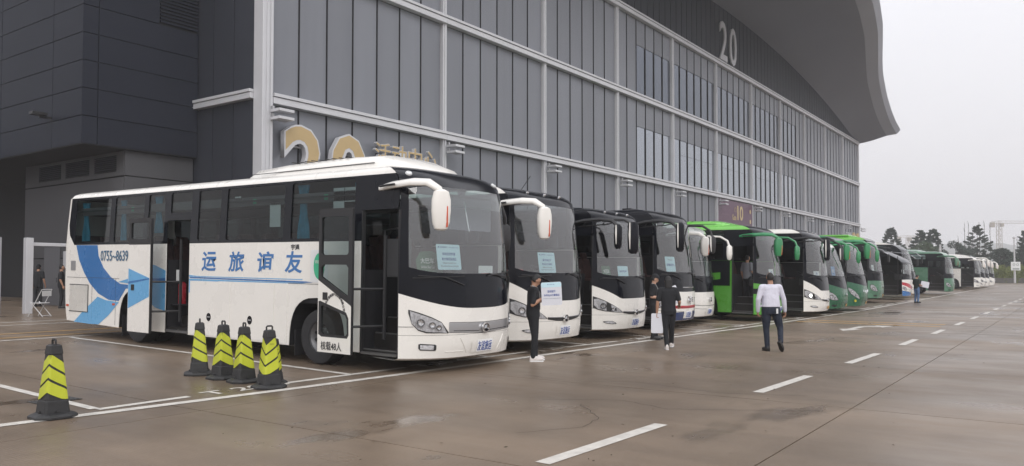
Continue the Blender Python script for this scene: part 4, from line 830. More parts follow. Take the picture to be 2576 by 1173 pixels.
# entrance: pole, partition, green card in the screen
box('partition', mat('partition_grey', (.09, .09, .095), .5), root, -.86, -.83, .72, 1.36, 1.62, 2.3, .015)
MB().tube([(-.90, 1.30, .9), (-.90, 1.30, 2.45), (-.90, .8, 2.5), (-.9, .72, 2.4), (-.9, .72, 1.5)], .02, 8).build('grab_rail', blackpl, root, smooth=True)
M = Matrix.Translation((-.55, .56, 1.68)) @ Matrix.Rotation(R(8), 4, 'Z') @ Matrix.Rotation(R(-10), 4, 'X') @ Matrix.Rotation(R(90), 4, 'X')
gc = plate('green_card', mat('green_card', (.03, .12, .05), .5), root, [(-.34, 0), (.34, 0), (.34, .34), (.1, .42), (-.2, .40), (-.34, .25)], (), lambda x, y, z: M @ Vector((x, y, z)), .004)
text('card_lettering', '大巴车', ink_w, gc, lambda x, y, z: M @ Vector((x - .05, y + .24, z + .004)), t=.001, fit=(.36, .10), bold=.02); text('card_lettering', 'Airline Bus Car', ink_w, gc, lambda x, y, z: M @ Vector((x - .05, y + .13, z + .004)), t=.001, fit=(.36, .05))
box('paper_note', paper, root, .45, .82, .40, .405, 1.70, 1.84); box('red_note', red_p, root, .52, .8, .398, .40, 1.66, 1.70)
box('dark_bag', blackpl, root, .2, .5, .75, .95, 1.6, 1.74, .04)
MB().tube([(-.05, .30, 3.0), (-.02, .2, 2.45)], .01, 6).build('screen_pole', chrome, root); box('curtain_rail', inter, root, -1.0, 1.0, .62, .66, 3.08, 3.14)
box('sun_blind', mat('sun_blind', (.25, .24, .29), .8), root, -.35, 1.0, .62, .63, 2.5, 3.1)

def simple(u0, vn, label, **k):
    r = coach(u0, vn, label, **k); leafcol = k.get('leafc')
    return r
c = coach(13.58, 9.30, 'white coach with big white drop mirror and headlights on, second from the camera', style='B', sx=1.10, pw=3.4, zf=lambda s: 1.09 + (.42 * max(0, (-s - .55) / .45) if s < 0 else .30 * abs(s) ** 4), mir=white_p, sign=card(('深圳前海', '华侨城JW万豪酒店', 'Marriott', 'Shenzhen Qianhai')), far_mirror=False)
disc = c[6]; box('red_bag', red_p, c[0], -1.0, -.62, .62, .85, 1.62, 1.78, .05); box('roof_vent', black_p, c[0], -.5, .5, 3.2, 4.2, 3.6, 3.68, .03); MB().tube([(.2, 1.4, 3.6), (.25, 1.15, 3.95)], .008, 5).build('antenna', blackpl, c[0])
leaf(c[0], 1.5, 2.35, 1.45)
c = coach(17.55, 9.55, 'white coach with black twin mirrors and green card in its screen, third from camera', style='B', sx=1.06, pw=3.4, h=3.42, zf=lambda s: 1.09 + (.36 * max(0, (-s - .5) / .5) if s < 0 else .25 * abs(s) ** 4), mir=white_p, mstyle='arch', twin=True, roof=black_p, sign=(.12, 1.68, .55, .30, [('深圳华侨城酒店', .5, .7, .2, ink_b)], pblue), far_mirror=False)
M3 = Matrix.Translation((-.5, .56, 1.68)) @ Matrix.Rotation(R(8), 4, 'Z') @ Matrix.Rotation(R(80), 4, 'X')
gc = plate('green_card', MATS['green_card'], c[0], rr(-.28, .28, 0, .3, .04), (), lambda x, y, z: M3 @ Vector((x, y, z)), .004); text('card_lettering', '大巴车', ink_w, gc, lambda x, y, z: M3 @ Vector((x, y + .15, z + .004)), t=.001, fit=(.40, .12), bold=.02)
leaf(c[0], 1.5, 2.35, 1.40)
c = coach(21.4, 9.7, 'tall black coach with a white, red and navy nose and curved black mirrors', h=3.62, style='D', sx=1.05, low=dark_p, front=white_p, roof=black_p, mir=white_p, mstyle='arch', dome=black_p, far_mirror=True, sign=(-.3, 1.72, .66, .46, [('深圳国际会展中心', .45, .8, .18, ink_b), ('Shenzhen', .8, .5, .1, ink_g)], pblue), zf=lambda s: 1.12 + .1 * abs(s) ** 3)
c[4]('navy_bumper', navy_p, [(-1, .275, .50), (-.5, .275, .52), (0, .275, .53), (.5, .275, .52), (1, .275, .5)], .005, mirror=False); c[4]('red_stripe', red_p, [(-1, .66, .74), (-.5, .63, .72), (0, .62, .70), (.5, .63, .72), (1, .66, .74)], .005, mirror=False)
MB().tube([c[1](k / 10, 1.25, .03) for k in range(-3, 4)], .012, 6).build('front_trim', chrome, c[0])
MB().tube([c[1](-.03, .98, .03), c[1](.03, .76, .04), c[1](.10, .98, .03)], .022, 6).build('v_badge', chrome, c[0])
for ch, x0 in (('E', .24), ('T', .40)): text('front_lettering', ch, ink_k, c[0], lambda x, y, z: tuple(c[1](x / 1.25 + x0, .88 + y, .01 + z)), t=.002, fit=(.10, .13), bold=.01)
for x in (-.7, -.4, .3): box('roof_hatch', black_p, c[0], x, x + .25, 1.6, 1.9, 3.6, 3.66, .02)
c = coach(24.35, 10.15, 'slim plain white coach wedged between the tall black coach and the lime green one', h=3.35, sx=.96, style='D', mir=white_p, roof=white_p, dome=paint('pearl_dome', (.4, .42, .40)), far_mirror=True, sign=None, zf=lambda s: 1.13, wst=3.25)
c = coach(27.35, 8.72, 'bright lime green coach with ribbed green roof unit and its door open', h=3.42, style='G', low=bgreen, roof=lime, mir=mgreen, dome=black_p, pod=(lime, 1.5, 6.3, 1.05, .24), far_mirror=True, sign=(.35, 1.68, .5, .26, [('酒店', .5, .4, .4, ink_b)], paper), zf=lambda s: 1.02, dw=.72)
lcv = c[2]
plate('lower_side_window', black_p, c[0], [(1.40, 2.245), (1.40, 1.30), (2.3, 1.30), (3.0, 1.40), (3.5, 1.75), (3.8, 2.245)], (), lcv(-1, .008), .004); patch_ = c[3]('green_flash', bgreen, -1, -.55, 1.22, lambda s: 1.42 - .25 * (s + 1), 8, 2, off=.006)
plate('green_flash', bgreen, c[0], [(1.75, 1.55), (2.6, 1.42), (2.6, 1.72), (1.75, 1.80)], (), lcv(-1, .01), .004)
for i in range(14): a = R(175 - i * 12); text('company_arc_lettering', '深圳市公共汽车运输有限公司巴'[i], ink_w, c[0], lambda x, y, z, a=a: (-1.262 - z, 2.55 - .40 * math.cos(a) - x, .62 + .42 * math.sin(a) + y), t=.002, fit=(.055, .055), bold=.01)
c = coach(30.9, 8.0, 'white nosed coach with lit headlight and black truss mirror, right of the lime green one', h=3.42, style='B', low=white_p, band=black_p, roof=white_p, mir=white_p, mstyle='arch', lights=True, plate_txt=None, dw=1.0, far_mirror=True, zf=lambda s: 1.09 + (.42 * max(0, (-s - .5) / .5) if s < 0 else .25 * abs(s) ** 4), sign=(.1, 1.68, .8, .2, [('酒店', .5, .3, .5, ink_b)], paper))
HP = [(.26, .10), (.6, .0), (.9, .0), (1.2, .03), (1.65, .12), (2.3, .30), (2.9, .52), (3.1, .66), (3.3, .95), (3.45, 1.4), (3.55, 2.0), (3.6, 2.6)]
HE = [(.26, .60), (2.9, .75), (3.1, .85), (3.3, 1.1), (3.45, 1.5), (3.55, 2.05), (3.6, 2.65)]
c = coach(33.95, 8.0, 'dark green coach with round headlights and a blue card in its sloping screen', h=3.35, style='G', low=dgreen, front=dgreen, roof=white_p, mir=mgreen, mstyle='drop', dome=white_p, prof=HP, edge=HE, plate_txt=None, sign=(-.3, 1.72, .6, .42, [('前海', .5, .5, .4, ink_w)], mat('blue_card', (.06, .22, .48), .5)), zf=lambda s: 1.12 + .30 * abs(s) ** 2, wst=3.0, band=dark_p)
c = coach(37.05, 7.85, 'dark green coach with slanted slit headlights, grey dome and a yellow fog lamp', h=3.5, style='T', low=dgreen, front=dgreen, roof=mgreen, mir=mgreen, mstyle='drop', dome=grey_dome, prof=HP, edge=HE, plate_txt=None, sign=None, zf=lambda s: 1.18 + .22 * abs(s) ** 2, wst=3.0, band=dark_p)
# grey-domed coach and tall green double-glazed one
HT = [(.26, .08), (.6, 0), (1.2, .02), (1.65, .07), (2.4, .20), (3.0, .36), (3.3, .52), (3.45, .75), (3.56, 1.05), (3.6, 1.35)]
c = coach(48.0, 9.2, 'tall pale green coach with a two storey curved windscreen and lime roof', h=3.78, style='G', low=mint, front=mint, roof=lime, mir=silver, mstyle='slim', dome=black_p, prof=HT, plate_txt=None, far_mirror=False, sign=(-.4, 1.72, .6, .34, [('专线', .5, .5, .4, ink_k)], paper), zf=lambda s: 1.2, wst=3.42, band=dark_p, detail=0)
box('roof_cap', lime, c[0], -1.08, 1.08, 1.6, 5.2, 3.585, 3.70, .08)
VP = [(.26, .05), (.6, 0), (1.2, .0), (1.65, .03), (2.4, .08), (2.5, .12), (2.7, .45), (2.95, .95), (3.2, 1.55), (3.4, 2.2), (3.52, 2.8), (3.6, 3.6)]
VE = [(.26, .30), (2.4, .35), (2.5, .40), (2.7, .72), (2.95, 1.2), (3.2, 1.75), (3.4, 2.35), (3.52, 2.9), (3.6, 3.65)]
c = coach(54.5, 8.75, 'black coach with a long sloping hood and a red, white and blue nose', h=3.55, style='D', low=dark_p, front=white_p, roof=black_p, mir=blackpl, mstyle='slim', dome=greyd, prof=VP, edge=VE, plate_txt=None, far_mirror=False, sign=(-.2, 1.62, .9, .32, [('专线大巴', .5, .6, .4, ink_k)], paper), zf=lambda s: 1.3, wst=2.3, wsb=1.55, band=dark_p, detail=0, dw=1.1)
c[4]('blue_bumper', blue_p, [(-1, .275, .62), (-.3, .275, .50), (.4, .275, .44), (1, .275, .38)], .005, mirror=False); c[4]('red_wave', red_p, [(-1, .98, 1.15), (-.5, .80, 1.05), (0, .70, .92), (.5, .66, .86), (1, .68, .9)], .005, mirror=False)
c = coach(59.4, 9.2, 'white coach with a bubble dome showing above the black sloping one', h=3.85, style='D', low=white_p, roof=white_p, mstyle='slim', mir=white_p, dome=greyd, prof=HP, edge=HE, plate_txt=None, far_mirror=False, wst=3.0, detail=0, band=dark_p)
c = coach(70.9, 8.2, 'mint green coach with its whole green side in view and the door open', h=3.42, style='G', low=mint, roof=mint, mir=mint, mstyle='drop', dome=mint_dome, pod=(mint_dome, 2.0, 6.8, 1.05, .22), plate_txt=None, far_mirror=True, zf=lambda s: 1.35, detail=1, dw=1.1, sign=None)
box('window_card', paper, c[0], -1.2, -1.19, 1.9, 2.7, 2.95, 3.2)
c = coach(93.5, 8.3, 'white coach beyond the mint green one with a hooked white mirror', h=3.42, style='B', mir=white_p, pod=(white_p, 2.5, 7.0, 1.0, .2), plate_txt=None, dome=white_p, detail=0, dw=1.1, zf=lambda s: 1.3)
c = coach(98.3, 8.3, 'white coach with grey dome rising behind its neighbour far down the row', h=3.7, style='B', mir=white_p, plate_txt=None, dome=grey_dome, prof=HP, edge=HE, wst=3.0, detail=0)
c = coach(104.0, 8.4, 'white coach almost hidden near the far end of the row', h=3.5, style='D', mir=white_p, plate_txt=None, dome=white_p, detail=0)
c = coach(111.5, 8.45, 'white coach with two hooked mirrors at the far end of the row', h=3.4, style='D', mir=white_p, plate_txt=None, dome=black_p, detail=0, dw=1.1)

# ================================================================== PEOPLE
def solid(q, voxel=.014, smooth=6, mindim=None):
    me = q.mesh('tmp'); o = bpy.data.objects.new('tmp', me); COL.objects.link(o)
    r = o.modifiers.new('r', 'REMESH'); r.mode = 'VOXEL'; r.voxel_size = voxel; s = o.modifiers.new('s', 'SMOOTH'); s.factor = .5; s.iterations = smooth
    dg = bpy.context.evaluated_depsgraph_get(); dg.update(); out = bpy.data.meshes.new_from_object(o.evaluated_get(dg)); bpy.data.objects.remove(o); out.materials.clear(); return out
def ring(c, rx, ry, n=16, yaw=0, e=.85):
    return [Vector(c) + Matrix.Rotation(yaw, 3, 'Z') @ Vector((rx * abs(math.cos(t)) ** e * (1 if math.cos(t) > 0 else -1), ry * abs(math.sin(t)) ** e * (1 if math.sin(t) > 0 else -1), 0)) for t in [2 * math.pi * k / n for k in range(n)]]
def seg(q, pts, rs, n=12):
    q.tube(pts, rs, n); [q.ball(p, r * .98, 10, 8) for p, r in zip(pts, rs)]
LEGF = [(.0, .0)]
def person(label, loc, heading, J, top, bottom, shoe, hair='short', h=1.72, stout=1.0, long_sleeve=False, skin_m=skin, z=0, lanyard=False, cap=False, group=None, hands=(.4, .4), voxel=.014, badge=False, mirror=None):
    """J: joint positions for a 1.72 m figure; x to the figure's right, y forward"""
    root = empty('person', label, 'person', (loc[0], loc[1], z), heading - R(90)); sc = h / 1.72; root.scale = (sc, sc, sc)
    D = dict(sR=(.185, 0, 1.40), eR=(.25, -.03, 1.12), wR=(.26, .06, .88), sL=(-.185, 0, 1.40), eL=(-.25, -.03, 1.12), wL=(-.26, .06, .88), hR=(.09, 0, .90), kR=(.10, .03, .49), aR=(.10, -.02, .09), tR=(.12, .12, .03), hL=(-.09, 0, .90), kL=(-.10, .03, .49), aL=(-.10, -.02, .09), tL=(-.12, .12, .03), head=(0, .02, 1.60), look=(0, 1, 0), lean=0)
    D.update(J); V = {k: Vector(v) for k, v in D.items() if isinstance(v, tuple)}; st = stout
    nb = Vector((0, -.005, 1.42)); hd = V['head']; lk = V['look'].normalized()
    # body: one skin from crown to ankles
    q = MB(); q.loft([ring((0, 0, .86), .15 * st, .10 * st), ring((0, .0, 1.0), .14 * st, .095 * st), ring((0, 0, 1.2), .15, .095), ring((0, 0, 1.36), .16, .09), ring((0, -.005, 1.43), .09, .07)])
    seg(q, [nb - Vector((0, 0, .04)), nb + (hd - nb) * .45, hd - Vector((0, 0, .04))], [.062, .056, .056])
    for sd in 'RL':
        seg(q, [V['s' + sd], V['e' + sd]], [.052, .040]); seg(q, [V['e' + sd], V['e' + sd].lerp(V['w' + sd], .35), V['w' + sd]], [.040, .041, .026])
        seg(q, [V['h' + sd], V['k' + sd]], [.085, .055]); seg(q, [V['k' + sd], V['k' + sd].lerp(V['a' + sd], .3), V['a' + sd]], [.052, .054, .036]); seg(q, [V['a' + sd], V['t' + sd]], [.036, .03])
    Mh = lk.to_track_quat('Y', 'Z').to_matrix().to_4x4(); Mh.translation = hd
    def hf(p):   # skull with jaw, brow and chin
        x, y, zz = p.x * .074, p.y * .094, p.z * .115
        if zz < 0: k = 1 + zz * 3.0; x *= k; y = y * (1 + zz * 1.2) if y > 0 else y * (1 + zz * 3)
        if y > 0 and abs(zz) < .03: y *= .97
        return Mh.to_3x3() @ Vector((x, y, zz))
    q.ball(hd, 1, 24, 18, hf)
    q.tube([Mh @ Vector((0, .084, .012)), Mh @ Vector((0, .104, -.022)), Mh @ Vector((0, .088, -.032))], [.008, .014, .010], 8)
    for s in (-1, 1): q.ball(Mh @ Vector((s * .076, -.004, -.008)), (.012, .02, .03), 8, 6)
    q.tube([Mh @ Vector((-.022, .082, -.058)), Mh @ Vector((0, .089, -.057)), Mh @ Vector((.022, .082, -.058))], .008, 6)
    body_me = solid(q, .011, 4)
    ex = MB(); ex.v = [tuple(v.co) for v in body_me.vertices]; ex.f = [tuple(p.vertices) for p in body_me.polygons]; ex.mi = [0] * len(ex.f)
    # hands with separate fingers, joined at the wrists
    for sd, cur in zip('RL', hands):
        w_ = V['w' + sd]; d = (w_ - V['e' + sd]).normalized(); sgn = 1 if sd == 'R' else -1
        pal = V.get('p' + sd, Vector((-sgn, 0, 0))); pal = (pal - d * pal.dot(d)).normalized(); sidev = d.cross(pal) * sgn    # palm normal, thumb side
        thumb = V.get('th' + sd); 
        if thumb is not None: sidev = (thumb - d * thumb.dot(d)).normalized()
        ex.loft([[w_ + d * t + sidev * (a * math.cos(k * math.pi / 5)) + pal * (b * math.sin(k * math.pi / 5)) for k in range(10)] for t, a, b in ((-.02, .026, .021), (.02, .030, .017), (.06, .040, .015), (.085, .040, .013), (.095, .034, .010))])
        for i, L in enumerate((.070, .078, .073, .058)):
            o = sidev * (.030 - i * .020); p0 = w_ + d * .080 + o; dd = (d * math.cos(cur) + pal * math.sin(cur)); d2 = (d * math.cos(cur * 2.2) + pal * math.sin(cur * 2.2)); p1 = p0 + dd * L * .5
            ex.tube([p0 - d * .02, p0, p1, p1 + d2 * L * .5], [.009, .0095, .0085, .0065], 7)
        t0 = w_ + d * .03 + sidev * .026; t1 = t0 + (d * .6 + sidev * .7 + pal * .25).normalized() * .035; ex.tube([w_ + d * .012 + sidev * .012, t0, t1, t1 + (d * .8 + sidev * .25 + pal * .5).normalized() * .03], [.011, .012, .010, .008], 7)
    ex.cur = 1
    for s in (-1, 1): ex.ball(Mh @ Vector((s * .028, .083, .012)), (.011, .006, .006), 8, 6); ex.tube([Mh @ Vector((s * .044, .078, .032)), Mh @ Vector((s * .028, .089, .036)), Mh @ Vector((s * .013, .088, .032))], .0035, 5)
    ex.tube([Mh @ Vector((-.02, .0905, -.058)), Mh @ Vector((0, .0975, -.057)), Mh @ Vector((.02, .0905, -.058))], .0015, 4)
    b = ex.build('body', [skin_m, hair_m], root, smooth=True)
    # shirt
    q = MB(); tw = st
    q.loft([ring((0, .0, .86 if not D.get('tuck') else .96), .172 * tw, .125 * tw), ring((0, .0, 1.0), .165 * tw, .122 * tw), ring((0, 0, 1.15), .165 * (tw * .6 + .4), .118 * (tw * .8 + .2)), ring((0, 0, 1.28), .175, .115), ring((0, -.005, 1.37), .165, .10), ring((0, -.005, 1.425), .10, .078), ring((0, -.008, 1.455), .072, .066)])
    for sd in 'RL':
        s_, e_, w_ = V['s' + sd], V['e' + sd], V['w' + sd]; seg(q, [Vector((s_.x * .6, 0, 1.40)), s_], [.06, .068])
        if long_sleeve: seg(q, [s_, s_.lerp(e_, .5), e_, e_.lerp(w_, .5), w_.lerp(e_, .03)], [.068, .061, .054, .052, .042])
        else: seg(q, [s_, s_.lerp(e_, .45), s_.lerp(e_, .82)], [.067, .062, .062])
    sh = link('shirt', solid(q, voxel, 5), top, root, smooth=True)
    # trousers
    q = MB(); q.loft([ring((0, 0, .80), .15 * tw, .11 * tw), ring((0, 0, .9), .165 * tw, .12 * tw), ring((0, 0, 1.0), .155 * tw, .112 * tw)])
    for sd in 'RL':
        h_, k_, a_ = V['h' + sd], V['k' + sd], V['a' + sd]; seg(q, [h_, h_.lerp(k_, .5), k_, k_.lerp(a_, .5), a_ + Vector((0, 0, .0))], [.098 * (.5 + .5 * tw), .088 * (.5 + .5 * tw), .070, .062, .056])
    link('trousers', solid(q, voxel, 5), bottom, root, smooth=True)
    # shoes
    for sd in 'RL':
        a_, t_ = V['a' + sd], V['t' + sd]; f = (t_ - a_); f.z = f.z if abs(f.z) > .12 else t_.z - a_.z; fd = Vector((t_.x - a_.x, t_.y - a_.y, (t_.z + .02) - (a_.z - .04))).normalized(); sdv = fd.cross(Vector((0, 0, 1))).normalized(); up_ = sdv.cross(fd)
        c0 = a_ - up_ * .045 - fd * .055; q = MB()
        q.loft([[c0 + fd * t + sdv * (w2 * math.cos(k * math.pi / 6)) + up_ * (max(-.04, hh * math.sin(k * math.pi / 6)) + .0) for k in range(12)] for t, w2, hh in ((-.012, .022, .035), (.0, .036, .075), (.06, .042, .085), (.12, .046, .06), (.18, .050, .042), (.23, .044, .032), (.255, .022, .018))])
        o = q.build('shoe', shoe, root, smooth=True); q = MB(); q.loft([[c0 + fd * t + sdv * (w2 * math.cos(k * math.pi / 6)) + up_ * (-.042 + (.012 if math.sin(k * math.pi / 6) > 0 else -.006)) for k in range(12)] for t, w2 in ((-.016, .026), (.0, .040), (.1, .046), (.18, .053), (.23, .047), (.262, .022))]); q.build('sole', paper if shoe.name.startswith('white') else blackpl, o)
    # hair or cap
    if hair == 'short' or hair == 'long':
        q = MB()
        def hr(p):
            x, y, zz = p.x * .083, p.y * .101 - .006, p.z * .123 + .006
            if p.y > 0: y *= .90; x *= .97
            if p.z < -.1: zz = max(zz, -.055 if hair == 'short' else -.2)
            if p.y > .05 and p.z < .45: k_ = .8; x *= .78; y *= .72; zz = max(zz, -.02)
            return Mh.to_3x3() @ Vector((x, y, zz))
        q.ball(hd, 1, 22, 16, hr)
        if hair == 'long': q.loft([ring(hd + Vector((0, -.055, .03)), .085, .06), ring(hd + Vector((0, -.065, -.06)), .09, .055), ring(hd + Vector((0, -.07, -.15)), .085, .05), ring(hd + Vector((0, -.065, -.20)), .05, .03)])
        link('hair', solid(q, .01, 3), hair_m, root, smooth=True)
    elif hair == 'bald':
        q = MB()
        def hr(p):
            x, y, zz = p.x * .080, p.y * .099 - .006, p.z * .1155 - .003
            zz = max(zz, -.06)
            if p.y > .05: x *= .8; y *= .4; zz = max(zz, -.02)
            return Mh.to_3x3() @ Vector((x, y, zz))
        q.ball(hd, 1, 22, 16, hr); link('hair', solid(q, .01, 2), hair_m, root, smooth=True)
    if cap:
        q = MB(); q.ball(Mh @ Vector((0, -.005, .04)), 1, 20, 10, lambda p: Mh.to_3x3() @ Vector((p.x * .088, p.y * .105, max(-.005, p.z * .10)))); q.loft([[Mh @ Vector((math.cos(k * math.pi / 8) * a, .06 + math.sin(k * math.pi / 8) * b, z_)) for k in range(9)] for a, b, z_ in ((.075, .10, .035), (.075, .10, .042))]); q.build('cap', top, root, smooth=True)
    if lanyard:
        l = MB(); 
        for s in (-1, 1): l.tube([(s * .065, -.04, 1.475), (s * .085, .06, 1.43), (s * .06, .118, 1.32), (s * .012, .133, 1.10)], [(.013, .003)] * 4, 6)
        lo = l.build('lanyard', paper, root); box('name_card', paper, lo, -.04, .04, .130, .136, 1.0, 1.10)
    if badge: bx = box('phone_clip', paper, root, .045, .085, -.155 * st, -.13 * st, .82, .93, .005)
    return root
blk_cloth = mat('black_cloth', (.012, .013, .016), .85, bump=.6, bscale=9, var=.2, vscale=4); navy_cloth = mat('navy_cloth', (.012, .018, .034), .8, bump=.5, bscale=8, var=.2, vscale=4)
wht_cloth = mat('white_cloth', (.66, .65, .74), .8, bump=.8, bscale=11, var=.05, vscale=5); jean = mat('blue_denim', (.09, .16, .30), .85, bump=.4, bscale=12, var=.15); olive = mat('dark_green_cloth', (.02, .035, .03), .85, bump=.5, bscale=10)
wshoe = mat('white_shoe', (.70, .65, .62), .6, var=.06, vscale=9); bshoe = mat('black_shoe', (.012, .012, .013), .3)
def face(ax): return YAW + ax   # 0 = away from camera, -90deg = to the picture's right
def at_local(root_loc, head, x, y, z, sc=1): c, s = math.cos(head - R(90)), math.sin(head - R(90)); return Vector((root_loc[0] + sc * (x * c - y * s), root_loc[1] + sc * (x * s + y * c), z * sc))
board_m = mat('foam_board', (.70, .71, .76), .6)
def sign_board(label, M, wd, ht, lines=None, name='hand_board', grad=False):
    e = empty(name, label, 'sign board'); mm = pblue if grad else board_m
    bd = plate('board', board_m, e, rr(-wd / 2, wd / 2, 0, ht, .03), (), lambda x, y, z: M @ Vector((x, y, z)), .006)
    if lines:
        plate('board_print', pblue, bd, rr(-wd / 2 + .004, wd / 2 - .004, ht * .78, ht - .004, .026), (), lambda x, y, z: M @ Vector((x, y, z + .0045)), .001)
        for body, yy, ww, hh, im in lines: text('board_lettering', body, im, bd, lambda x, y, z: M @ Vector((x, yy * ht + y, z + .0055)), t=.001, fit=(ww * wd, hh * ht if hh else None), bold=.012)
    return e
# man with the hotel board, facing right, head bowed
h1 = face(R(-78)); L1 = (12.72, 8.62)
person('young man in black clothes and white trainers bowing over the board he holds', L1, h1, dict(head=(0, .055, 1.575), look=(0, 1, -.75), sR=(.175, .01, 1.38), eR=(.22, -.07, 1.10), wR=(.20, .15, 1.24), sL=(-.175, .02, 1.38), eL=(-.24, .05, 1.10), wL=(-.10, .27, 1.20), hR=(.08, 0, .9), kR=(.09, .01, .48), aR=(.10, -.03, .09), tR=(.13, .11, .03), kL=(-.09, .05, .49), aL=(-.10, .06, .09), tL=(-.13, .20, .03), pR=(0, .2, -1), thR=(-.3, 0, 1)), blk_cloth, blk_cloth, wshoe, h=1.70, lanyard=True, hands=(.9, .6))
vd = Vector((math.cos(YAW), math.sin(YAW), 0)); rv = Vector((math.sin(YAW), -math.cos(YAW), 0))
def facing(center, roll=0, tilt=0): return Matrix.Translation(center) @ Matrix.Rotation(YAW - R(90), 4, 'Z') @ Matrix.Rotation(R(90) + tilt, 4, 'X') @ Matrix.Rotation(roll, 4, 'Z')
pb = at_local(L1, h1, .20, .27, 0) ; c_ = Vector((pb.x, pb.y, 0)) + rv * .05 - vd * .09
sign_board('white hotel board with pale blue head and blue characters held by the man in black', facing(Vector((c_.x, c_.y, 1.085)), R(3)), .39, .44, [('深圳前海', .60, .40, .11, ink_b), ('华侨城JW万豪酒店', .43, .76, .11, ink_b), ('JW MARRIOTT HOTEL SHENZHEN QIANHAI', .29, .86, .035, ink_g), ('▌Greater Bay', .90, .34, .045, ink_b)], grad=True)
# woman walking away with two boards
h2 = face(R(-6)); L2 = (16.46, 7.50)
person('woman in black seen from behind, long black hair, white trainers, carrying white boards', L2, h2, dict(head=(0, .03, 1.59), look=(.1, 1, -.1), sL=(-.18, 0, 1.38), eL=(-.25, -.04, 1.11), wL=(-.27, -.02, .84), sR=(.18, 0, 1.38), eR=(.25, -.03, 1.12), wR=(.27, .16, 1.02), kL=(-.07, .0, .49), aL=(-.05, -.10, .09), tL=(-.06, .05, .03), hL=(-.08, 0, .9), kR=(.08, .10, .50), aR=(.09, .28, .12), tR=(.12, .42, .07), pR=(-.3, 0, -1)), blk_cloth, blk_cloth, wshoe, hair='long', h=1.64, hands=(1.0, .8), stout=1.02)
pb = at_local(L2, h2, -.27, -.04, 0, .95); sign_board('large blank white board hanging from the left hand of the woman in black', facing(Vector((pb.x, pb.y, .355)) - rv * .0, R(-1)), .27, .44)
pb = at_local(L2, h2, .27, .24, 0, .95); sign_board('small white card held up in front by the woman in black', facing(Vector((pb.x, pb.y, 1.02)) - rv * .02, R(18)) @ Matrix.Rotation(R(50), 4, 'Y'), .30, .40)
# helper with a cap
h3 = face(R(-100)); L3 = (18.55, 8.86)
person('worker in a black cap and white lanyard straps standing behind the woman in black', L3, h3, dict(head=(0, .04, 1.585), look=(0, 1, -.4), eR=(.22, -.05, 1.12), wR=(.16, .2, 1.10), eL=(-.24, .0, 1.12), wL=(-.1, .24, 1.12), aL=(-.12, .06, .09), tL=(-.15, .2, .03), pR=(0, .2, -1)), blk_cloth, blk_cloth, bshoe, h=1.68, lanyard=True, cap=True, skin_m=skin2, hands=(.8, .8))
pb = at_local(L3, h3, .16, .28, 0); sign_board('narrow white card tucked under the arm of the worker in the cap', facing(Vector((pb.x, pb.y, .72)) - vd * .1, 0), .16, .36)
# bald man
h4 = face(R(6)); L4 = (17.36, 5.50)
person('balding man in white long sleeved shirt and navy trousers striding away across the wet concrete', L4, h4, dict(head=(0, .02, 1.60), look=(.1, 1, 0), tuck=1, sL=(-.20, 0, 1.39), eL=(-.29, -.02, 1.12), wL=(-.27, .05, .86), sR=(.20, 0, 1.39), eR=(.30, .0, 1.12), wR=(.34, .04, .86), hL=(-.10, 0, .9), kL=(-.10, .02, .49), aL=(-.09, -.01, .09), tL=(-.10, .14, .03), hR=(.10, 0, .9), kR=(.21, .0, .50), aR=(.10, -.26, .22), tR=(.17, -.20, .05)), wht_cloth, navy_cloth, bshoe, hair='bald', h=1.72, stout=1.22, long_sleeve=True, badge=True, hands=(.5, .7))
h5 = face(R(-70)); person('distant person in dark jacket and blue jeans reading a white sheet by the white line', (49.6, 7.5), h5, dict(head=(0, .05, 1.58), look=(0, 1, -.6), eR=(.24, -.02, 1.12), wR=(.16, .22, 1.05), eL=(-.24, 0, 1.12), wL=(-.1, .24, 1.05)), olive, jean, bshoe, h=1.62, voxel=.02)
pb = at_local((49.6, 7.5), h5, .1, .34, 0); sign_board('white sheet of paper in the hands of the distant person in jeans', facing(Vector((pb.x, pb.y, .88)) + rv * .1, R(-12)), .46, .34, name='paper_sheet')
person('guard in a dark uniform standing behind the white gate frame', (15.0, 34.6), face(R(0)), dict(), blk_cloth, blk_cloth, bshoe, cap=True, h=1.70, z=gz(34.6), voxel=.02)
person('figure in dark clothes half hidden behind the tail of the first coach', (14.98, 32.6), face(R(-60)), dict(), blk_cloth, blk_cloth, bshoe, h=1.72, z=gz(32.6), voxel=.02)
person('man in a pale shirt standing on the steps inside the lime green coach', (28.15, 9.75), face(R(-60)), dict(wR=(.2, .2, 1.0)), mat('dimmed_shirt_cloth', (.22, .22, .24), .8, bump=.6, bscale=10), blk_cloth, bshoe, h=1.70, z=.64, voxel=.02)  # pale shirt greyed down, the dimness inside the coach painted into its cloth

